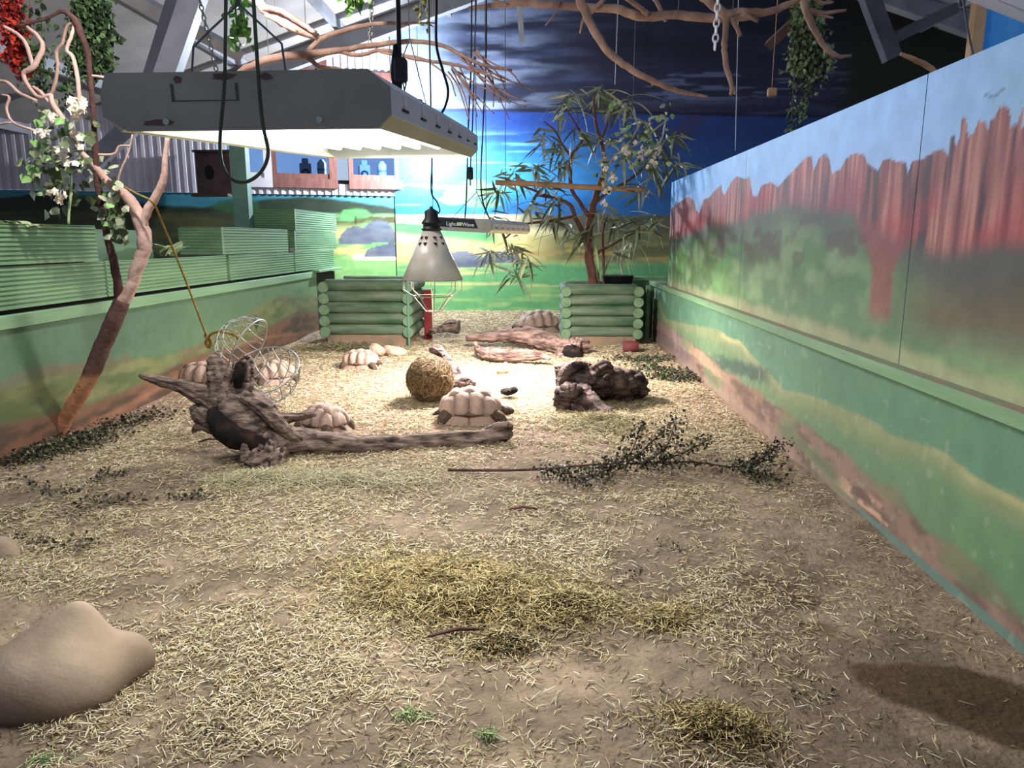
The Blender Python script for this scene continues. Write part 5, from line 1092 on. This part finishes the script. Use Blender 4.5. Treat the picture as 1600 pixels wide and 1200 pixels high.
# ------------------------------------------------------------------ wire feeders and rope
def hemi(parent, c, axis, R, m, r=.004, nm=12, npar=3):
    c = Vector(c); ax_ = Vector(axis).normalized(); e1 = ax_.orthogonal().normalized(); e2 = ax_.cross(e1)
    def P(a, b): return c - ax_ * (R * math.sin(b)) + (e1 * math.cos(a) + e2 * math.sin(a)) * (R * math.cos(b))
    mb = MB(); mb.tube([P(2 * math.pi * k / 40, 0) for k in range(41)], r * 1.5, 6, caps=False); mb.build('rim', m, parent)
    for k in range(nm // 2):                                  # wires lying in two families of parallel arcs
        for fam in (e1, e2):
            o_ = (k + .5) / (nm // 2) * 2 - 1; off = o_ * R * .9; rr = math.sqrt(R * R - off * off); oth = ax_.cross(fam)
            mb = MB(); mb.tube([c + fam * off - ax_ * (rr * math.sin(q * math.pi / 14)) + oth * (rr * math.cos(q * math.pi / 14)) for q in range(15)], r, 5); mb.build('wire', m, parent)
fd = thing('wire_feeder', 'open two-part wire ball feeder hanging on a rope behind the driftwood prongs', 'feeder')
hemi(fd, at(388, 543, 4.75), (.85, -.10, -.42), .205, M['wire'], .0035)
hemi(fd, at(412, 578, 4.62), (-.06, -.52, .82), .225, M['wire'], .0035)
rope = [at(183, 286, 4.28), at(212, 302, 4.26), at(238, 316, 4.24), at(252, 345, 4.4), at(285, 425, 4.6), at(324, 528, 4.8)]
rp = wire('feeder_rope', rope, .007, M['rope'], 'thin yellowish rope tied from the leaning branch to the open wire feeder', 'rope')
c = at(325, 531, 4.8); mb = MB(); mb.tube(spline([c + Vector((-.02, 0, .03)), c + Vector((.02, -.01, .0)), c + Vector((.0, .01, -.05)), c + Vector((-.015, 0, -.02)), c + Vector((.01, -.01, .02))], 4), .012, 7); mb.build('knot', M['rope'], rp)
mb = MB(); mb.tube(spline([c, at(330, 522, 4.75), at(345, 518, 4.7), at(368, 524, 4.72), at(372, 530, 4.74)], 5), .009, 7); mb.build('tail', M['rope'], rp)

# ------------------------------------------------------------------ hay, straw and litter
def straws(pos, ln, wd, cols, yaw=None, pitch=.18, bend=.25, curl=None):
    """three-sided two-segment stalks; returns V, F, C"""
    n = len(pos); yaw = rng.random(n) * 2 * math.pi if yaw is None else yaw
    pt = rng.normal(size=n) * pitch
    d = np.stack([np.cos(yaw) * np.cos(pt), np.sin(yaw) * np.cos(pt), np.sin(pt)], 1)
    sd = np.stack([-np.sin(yaw), np.cos(yaw), np.zeros(n)], 1); upv = np.cross(d, sd)
    bn = (rng.normal(size=n) * bend)[:, None] * ln[:, None]
    mid = pos + sd * bn * .25 + upv * np.abs(bn) * .12
    ring = [(math.cos(a), math.sin(a)) for a in (0, 2.094, 4.189)]
    V = np.zeros((n, 9, 3))
    for k, (c, rr) in enumerate(((pos - d * ln[:, None] / 2, .7), (mid, 1.0), (pos + d * ln[:, None] / 2, .55))):
        for j, (a, b) in enumerate(ring): V[:, k * 3 + j] = c + (sd * a + upv * b * .6) * (wd * rr)[:, None]
    q = []
    for k in (0, 1):
        for j in range(3): q.append([k * 3 + j, k * 3 + (j + 1) % 3, k * 3 + 3 + (j + 1) % 3, k * 3 + 3 + j])
    Fc = (np.arange(n)[:, None, None] * 9 + np.array(q)[None]).reshape(-1, 4)
    return V.reshape(-1, 3), Fc, np.repeat(cols, 9, 0)
ST = (lin(226, 214, 180), lin(212, 196, 156), lin(192, 172, 132), lin(236, 228, 202), lin(160, 140, 106), lin(208, 198, 150))
def stuff(name, arr, label, cat, m='straw'):
    V, Fc, c = arr; o = link(name, np_mesh(name, V, Fc, c, True), M[m]); return tag(o, label, cat, kind='stuff')
def dens(x, y):
    n = fbm(x * 1.6, y * 1.6, 501, 4); n2 = fbm(x * 5, y * 5, 509, 3)
    n3 = fbm(x * 15, y * 15, 515, 2); d = sst(.36, .64, .42 * n + .33 * n2 + .25 * n3) * 1.15 + .07
    d = d * (1 - .78 * sst(.45, 1.0, x - .12 * (y - 2)) * sst(4.6, 3.0, y))
    d = d * (1 - .35 * sst(.1, .5, x) * sst(2.6, 1.8, y))
    d = np.maximum(d, .5 * sst(4.3, 5.2, y))
    d = d * (1 - .6 * sst(-2.3, -2.8, x) )
    bare = sst(.12, .0, np.abs(x - .55 - .25 * np.sin(y * 1.9) - .16 * (y - 2.0)) - .05) * sst(1.5, 2.0, y) * sst(3.6, 3.1, y); d = d * (1 - .8 * bare)
    w_ = np.minimum(blob(x, y, w1.x, w1.y, .30, .15, -.25), blob(x, y, w4.x, w4.y, .24, .15, -.3)); d = d * np.where(w_ < 1.1, .05, 1)
    return d
N0 = 560000
y = 1.45 * (12.1 / 1.45) ** rng.random(N0); x = -2.84 + (1.41 + 2.84) * rng.random(N0)
keep = rng.random(N0) < dens(x, y) * np.clip(.55 * (y / 2.0) ** .6, .2, 1) * .62
keep &= (y < 9.6) | (x > -2.2); vis = (x / y > -.80) & (x / y < .72); keep &= vis; x, y = x[keep], y[keep]; n = len(x)
ln = (.014 + .030 * rng.random(n) ** 1.8) * (1 + .07 * (y - 2)); wd = (.0011 + .0012 * rng.random(n)) * (1 + .16 * (y - 2))
stuff('straw_litter', straws(np.stack([x, y, gz(x, y) + .002 + .012 * rng.random(n) ** 2], 1), ln, wd, pal(n, *ST) * (.55 + .45 * rng.random((n, 1)) ** .7)), 'pale chopped straw strewn over the whole earth floor', 'straw')
# darker chaff between the straw
n = 26000; y = 1.5 * (10 / 1.5) ** rng.random(n); x = -2.85 + 4.28 * rng.random(n); k_ = rng.random(n) < dens(x, y) * .8 + .1; x, y = x[k_], y[k_]; n = len(x)
stuff('chaff', straws(np.stack([x, y, gz(x, y) + .003], 1), .01 + .02 * rng.random(n), .0012 * (1 + .16 * (y - 2)), pal(n, lin(92, 72, 54), lin(70, 54, 42), lin(120, 96, 66))), 'dark brown chaff and crumbs mixed through the floor straw', 'chaff')
def heap(label, name, cx, cy, rx, ry, h, n, cols, rot=0.0, ln=(.02, .07), wd=.0017, cat='hay', pitch=.3, bend=.5, lumps=3.0):
    a = rng.random(n) * 2 * math.pi; r = np.abs(rng.normal(size=n)) * .62; r = r * (.75 + .6 * fbm(np.cos(a) * 1.5 + cx * 7, np.sin(a) * 1.5 + cy * 7, 611))
    X = r * np.cos(a) * rx; Y = r * np.sin(a) * ry; c, s_ = math.cos(rot), math.sin(rot); X, Y = cx + X * c - Y * s_, cy + X * s_ + Y * c
    X = np.clip(X, LX + .03, XL - .06)
    hh = h * np.exp(-r * r * 1.6) * (.2 + 1.5 * fbm(X * lumps * 3, Y * lumps * 3, 601))
    Z = gz(X, Y) + .004 + hh * rng.random(n) ** .5
    return stuff(name, straws(np.stack([X, Y, Z], 1), ln[0] + (ln[1] - ln[0]) * rng.random(n), np.full(n, wd) * (.7 + .6 * rng.random(n)), pal(n, *cols) * (.7 + .3 * rng.random((n, 1))), pitch=pitch, bend=bend), label, cat)
HY = (lin(186, 168, 118), lin(150, 130, 86), lin(206, 190, 136), lin(104, 86, 52), lin(168, 150, 98), lin(84, 66, 42), lin(214, 202, 156))
HG = (lin(206, 200, 164), lin(180, 176, 136), lin(222, 214, 184), lin(150, 146, 112))
p = fl(735, 925); heap('largest golden brown heap of loose hay with a dark stick at its edge', 'hay_heap', p.x - .06, p.y, .40, .24, .07, 13000, HY, -.22)
p = fl(880, 945); heap('darker brown tail of the golden hay heap', 'hay_heap', p.x, p.y, .17, .12, .06, 3600, HY[2:], .2)
p = fl(780, 1005); heap('small grey brown tuft of hay in front of the golden heap', 'hay_heap', p.x, p.y, .11, .06, .04, 1300, HY[1:] + (lin(90, 92, 84),), .1)
p = fl(1120, 1140); heap('olive hay clump on the bare earth near the largest wet patch', 'hay_heap', p.x, p.y, .13, .08, .04, 1700, HY, -.3)
p = fl(1040, 965); heap('thin tuft of brown hay between the golden heap and the small wet patch', 'hay_heap', p.x, p.y, .12, .07, .03, 1300, HY, .3)
p = fl(560, 745); heap('pale green hay spread along the front of the driftwood trunk', 'hay_heap', p.x - .05, p.y - .1, .65, .2, .03, 2200, HG, .02, (.03, .12))
p = fl(405, 752); heap('pale hay tuft around the driftwood foot', 'hay_heap', p.x, p.y, .22, .12, .04, 2600, HG, 0, (.04, .12))
p = fl(930, 660); heap('hay tuft under the gnarled dark log', 'hay_heap', p.x, p.y - .05, .32, .26, .04, 3600, HG + HY[:2], 0, (.05, .12), .002)
p = fl(555, 548); heap('greyish dry hay bank along the foot of the log planter beside the red post', 'hay_heap', p.x - .08, p.y + .05, .45, .22, .08, 4200, (lin(140, 134, 104), lin(110, 106, 80), lin(170, 160, 126)), 0, (.08, .2), .003)
p = fl(690, 620); heap('golden straw ring under the hay filled wire ball', 'hay_heap', p.x, p.y, .5, .35, .02, 3000, ST + HY[:2], 0, (.04, .1), .002)
for px, py, lab in ((640, 1120, 'small green grass tuft in the bare earth nearer the large boulder'), (760, 1155, 'small green grass tuft in the bare earth nearer the olive hay clump'), (1145, 1130, 'bright grass tuft on the olive hay clump'), (60, 1190, 'bright grass tuft by the boulder')):
    p = fl(px, py); heap(lab, 'grass_tuft', p.x, p.y, .05, .03, .012, 45, (lin(132, 156, 100), lin(160, 184, 124), lin(104, 126, 84)), 0, (.02, .05), .0016, 'grass')
# dark dry leaf litter along the walls
def litter(label, strips, n, size=.035, cols=(lin(64, 60, 46), lin(82, 78, 58), lin(46, 42, 36), lin(96, 98, 72)), spr=.09, h=.05):
    P = []
    for pts in strips:
        S = spline([tuple(fl(*q)) for q in pts], 8); k = n // len(strips); i = rng.random(k) * (len(S) - 1.001); i0 = i.astype(int); f = (i - i0)[:, None]
        q = S[i0] * (1 - f) + S[i0 + 1] * f; q[:, 0] += rng.normal(size=k) * spr; q[:, 1] += rng.normal(size=k) * spr * .8; P.append(q)
    P = np.vstack(P); P[:, 0] = np.clip(P[:, 0], LX + .03, XL - .04); P[:, 2] = gz(P[:, 0], P[:, 1]) + .004 + h * rng.random(len(P)) ** 2
    d = rng.normal(size=P.shape); d[:, 2] *= .45
    o = leaf_field('leaf_litter', P, size * .52 * (.5 + rng.random(len(P))), d, pal(len(P), *cols), M['ivy'], None); return tag(o, label, 'leaf litter', kind='stuff')
litter('dark dry leaf litter along the foot of the green planter wall', [[(10, 730), (90, 705), (160, 680)], [(20, 722), (130, 688), (240, 648)]], 2200, .04)
litter('scattered dark dry sprigs on the straw between planter wall and golden heap', [[(20, 752), (80, 772), (130, 770)], [(120, 800), (150, 790), (220, 782)], [(270, 780), (300, 776), (320, 780)], [(150, 760), (170, 745), (175, 740)], [(10, 840), (60, 848), (110, 858), (140, 852)]], 620, .03, spr=.045, h=.03)
litter('dark green leaf litter by the painted cliff wall behind the gnarled log', [[(975, 562), (1010, 565), (1040, 560)], [(1000, 575), (1040, 580), (1070, 590)], [(1030, 588), (1050, 592), (1070, 594)]], 1500, .045, (lin(50, 58, 38), lin(70, 84, 52), lin(44, 40, 32), lin(60, 50, 40)), .10, .05)
litter('dark crumbs of dung and leaves scattered on the straw around the golden heap', [[(300, 1155), (340, 1160)], [(1250, 1100), (1280, 1085)], [(1040, 860), (1060, 855)], [(980, 900), (1000, 890)]], 160, .02, spr=.035, h=.015)
# cut leafy branch lying across the floor
cb = thing('leafy_cutting', 'long cut branch with dark withered leaves lying across the floor', 'branch', tuple(fl(980, 738)))
cbi = Matrix.Translation(-Vector(cb.location))
def fpart(nm, pts, r, k=0):
    S = [tuple(fl(a, b) + Vector((0, 0, z))) for a, b, z in pts]; W = spline(S, 6); mb = MB(); mb.tube(W, np.linspace(r, r * .5, len(W)), 7, .12, k); o = mb.build(nm, M['bark_dark']); o.parent = cb; o.matrix_parent_inverse = cbi; return W
allw = []
for nm, pts, r in (('stem', [(700, 740, .02), (760, 742, .025), (840, 742, .03), (920, 738, .04), (1000, 738, .05), (1080, 736, .05), (1150, 741, .04), (1205, 731, .05)], .008),
        ('twig', [(930, 742, .04), (980, 745, .08), (1020, 720, .12), (1050, 695, .14)], .007), ('twig', [(1000, 740, .05), (1040, 730, .12), (1055, 690, .16)], .006), ('twig', [(1020, 740, .05), (1070, 728, .08), (1110, 712, .1)], .006),
        ('twig', [(900, 745, .03), (880, 755, .05), (850, 748, .05)], .006), ('twig', [(960, 742, .04), (930, 755, .05), (905, 762, .04)], .006), ('twig', [(1160, 742, .04), (1185, 748, .03), (1212, 752, .015)], .005), ('twig', [(1165, 740, .04), (1200, 731, .08), (1216, 719, .10)], .006), ('twig', [(960, 740, .05), (985, 735, .1), (1000, 700, .14)], .006)):
    W = fpart(nm, pts, r, len(allw)); allw.append(W if nm == 'twig' else W[18:])
P = np.vstack([np.repeat(w_, 30, 0) for w_ in allw]); P = P[rng.random(len(P)) < .5]; P = P + rng.normal(size=P.shape) * np.array([.035, .035, .02]); P[:, 2] = np.maximum(P[:, 2], gz(P[:, 0], P[:, 1]) + .004)
d = rng.normal(size=P.shape)
o = leaf_field('leaf', P, .017 * (.5 + rng.random(len(P))), d, pal(len(P), lin(48, 50, 38), lin(66, 70, 50), lin(36, 34, 30), lin(86, 88, 70)), M['ivy'], cb); o.matrix_parent_inverse = cbi
# hay filled wire ball
bc = at(672, 593, 5.45); RB = .172; bc.z = gzs(bc.x, bc.y) + RB
ball = thing('hay_ball', 'round wire ball feeder stuffed with straw on the lit floor', 'feeder', (bc.x, bc.y, bc.z - RB))
n = 3600; u = rng.normal(size=(n, 3)); u /= np.linalg.norm(u, axis=1)[:, None]; rr = RB * (.90 + .13 * rng.random(n)); pos = u * rr[:, None] + np.array([0, 0, RB])
V, Fc, c_ = straws(np.zeros((n, 3)), .05 + .07 * rng.random(n), .0018 + .001 * rng.random(n), pal(n, lin(170, 146, 110), lin(130, 106, 76), lin(196, 174, 138), lin(92, 70, 50), lin(150, 120, 86)) * .8, yaw=np.zeros(n), pitch=.01, bend=.6)
V = V.reshape(n, 9, 3); t1 = np.cross(u, rng.normal(size=(n, 3))); t1 /= np.linalg.norm(t1, axis=1)[:, None]; t2 = np.cross(u, t1)
V = pos[:, None] + V[:, :, :1] * t1[:, None] + V[:, :, 1:2] * t2[:, None] + V[:, :, 2:] * u[:, None]
o = link('hay', np_mesh('hay', V.reshape(-1, 3), Fc, c_, True), M['straw'], ball); o['kind'] = 'stuff'
D, Fi = icos(3); link('hay_core', np_mesh('hay_core', D * RB * .88 + np.array([0, 0, RB]), Fi, np.tile(lin(110, 88, 54), (len(D), 1)), True), M['straw'], ball)
for k in range(9):
    a = math.pi * k / 9; mb = MB(); mb.tube([(RB * math.cos(q * math.pi / 18) * math.cos(a), RB * math.cos(q * math.pi / 18) * math.sin(a), RB + RB * math.sin(q * math.pi / 18)) for q in range(37)], .0017, 5, caps=False); mb.build('wire_hoop', M['steel_dark'], ball)
for k in range(-3, 4):
    z = RB * math.sin(k * .36); r = math.sqrt(RB * RB - z * z); mb = MB(); mb.tube([(r * math.cos(q * math.pi / 16), r * math.sin(q * math.pi / 16), RB + z) for q in range(33)], .0017, 5, caps=False); mb.build('wire_hoop', M['steel_dark'], ball)
for a, b, c, d_, lab in ((668, 1000, 765, 990, 'short dark stick lying at the front of the golden hay heap'), (310, 694, 340, 690, 'small curled dark leaf on the floor by the hollow side of the driftwood'), (795, 800, 840, 800, 'short brown twig on the straw in front of the driftwood tip')):
    mb = MB(); p = fl(a, b); q = fl(c, d_); mb.tube([p + Vector((0, 0, .012)), (p + q) / 2 + Vector((0, .01, .022)), q + Vector((0, 0, .014))], [.004, .007, .004], 7); tag(mb.build('small_stick', M['bark_dark']), lab, 'stick')
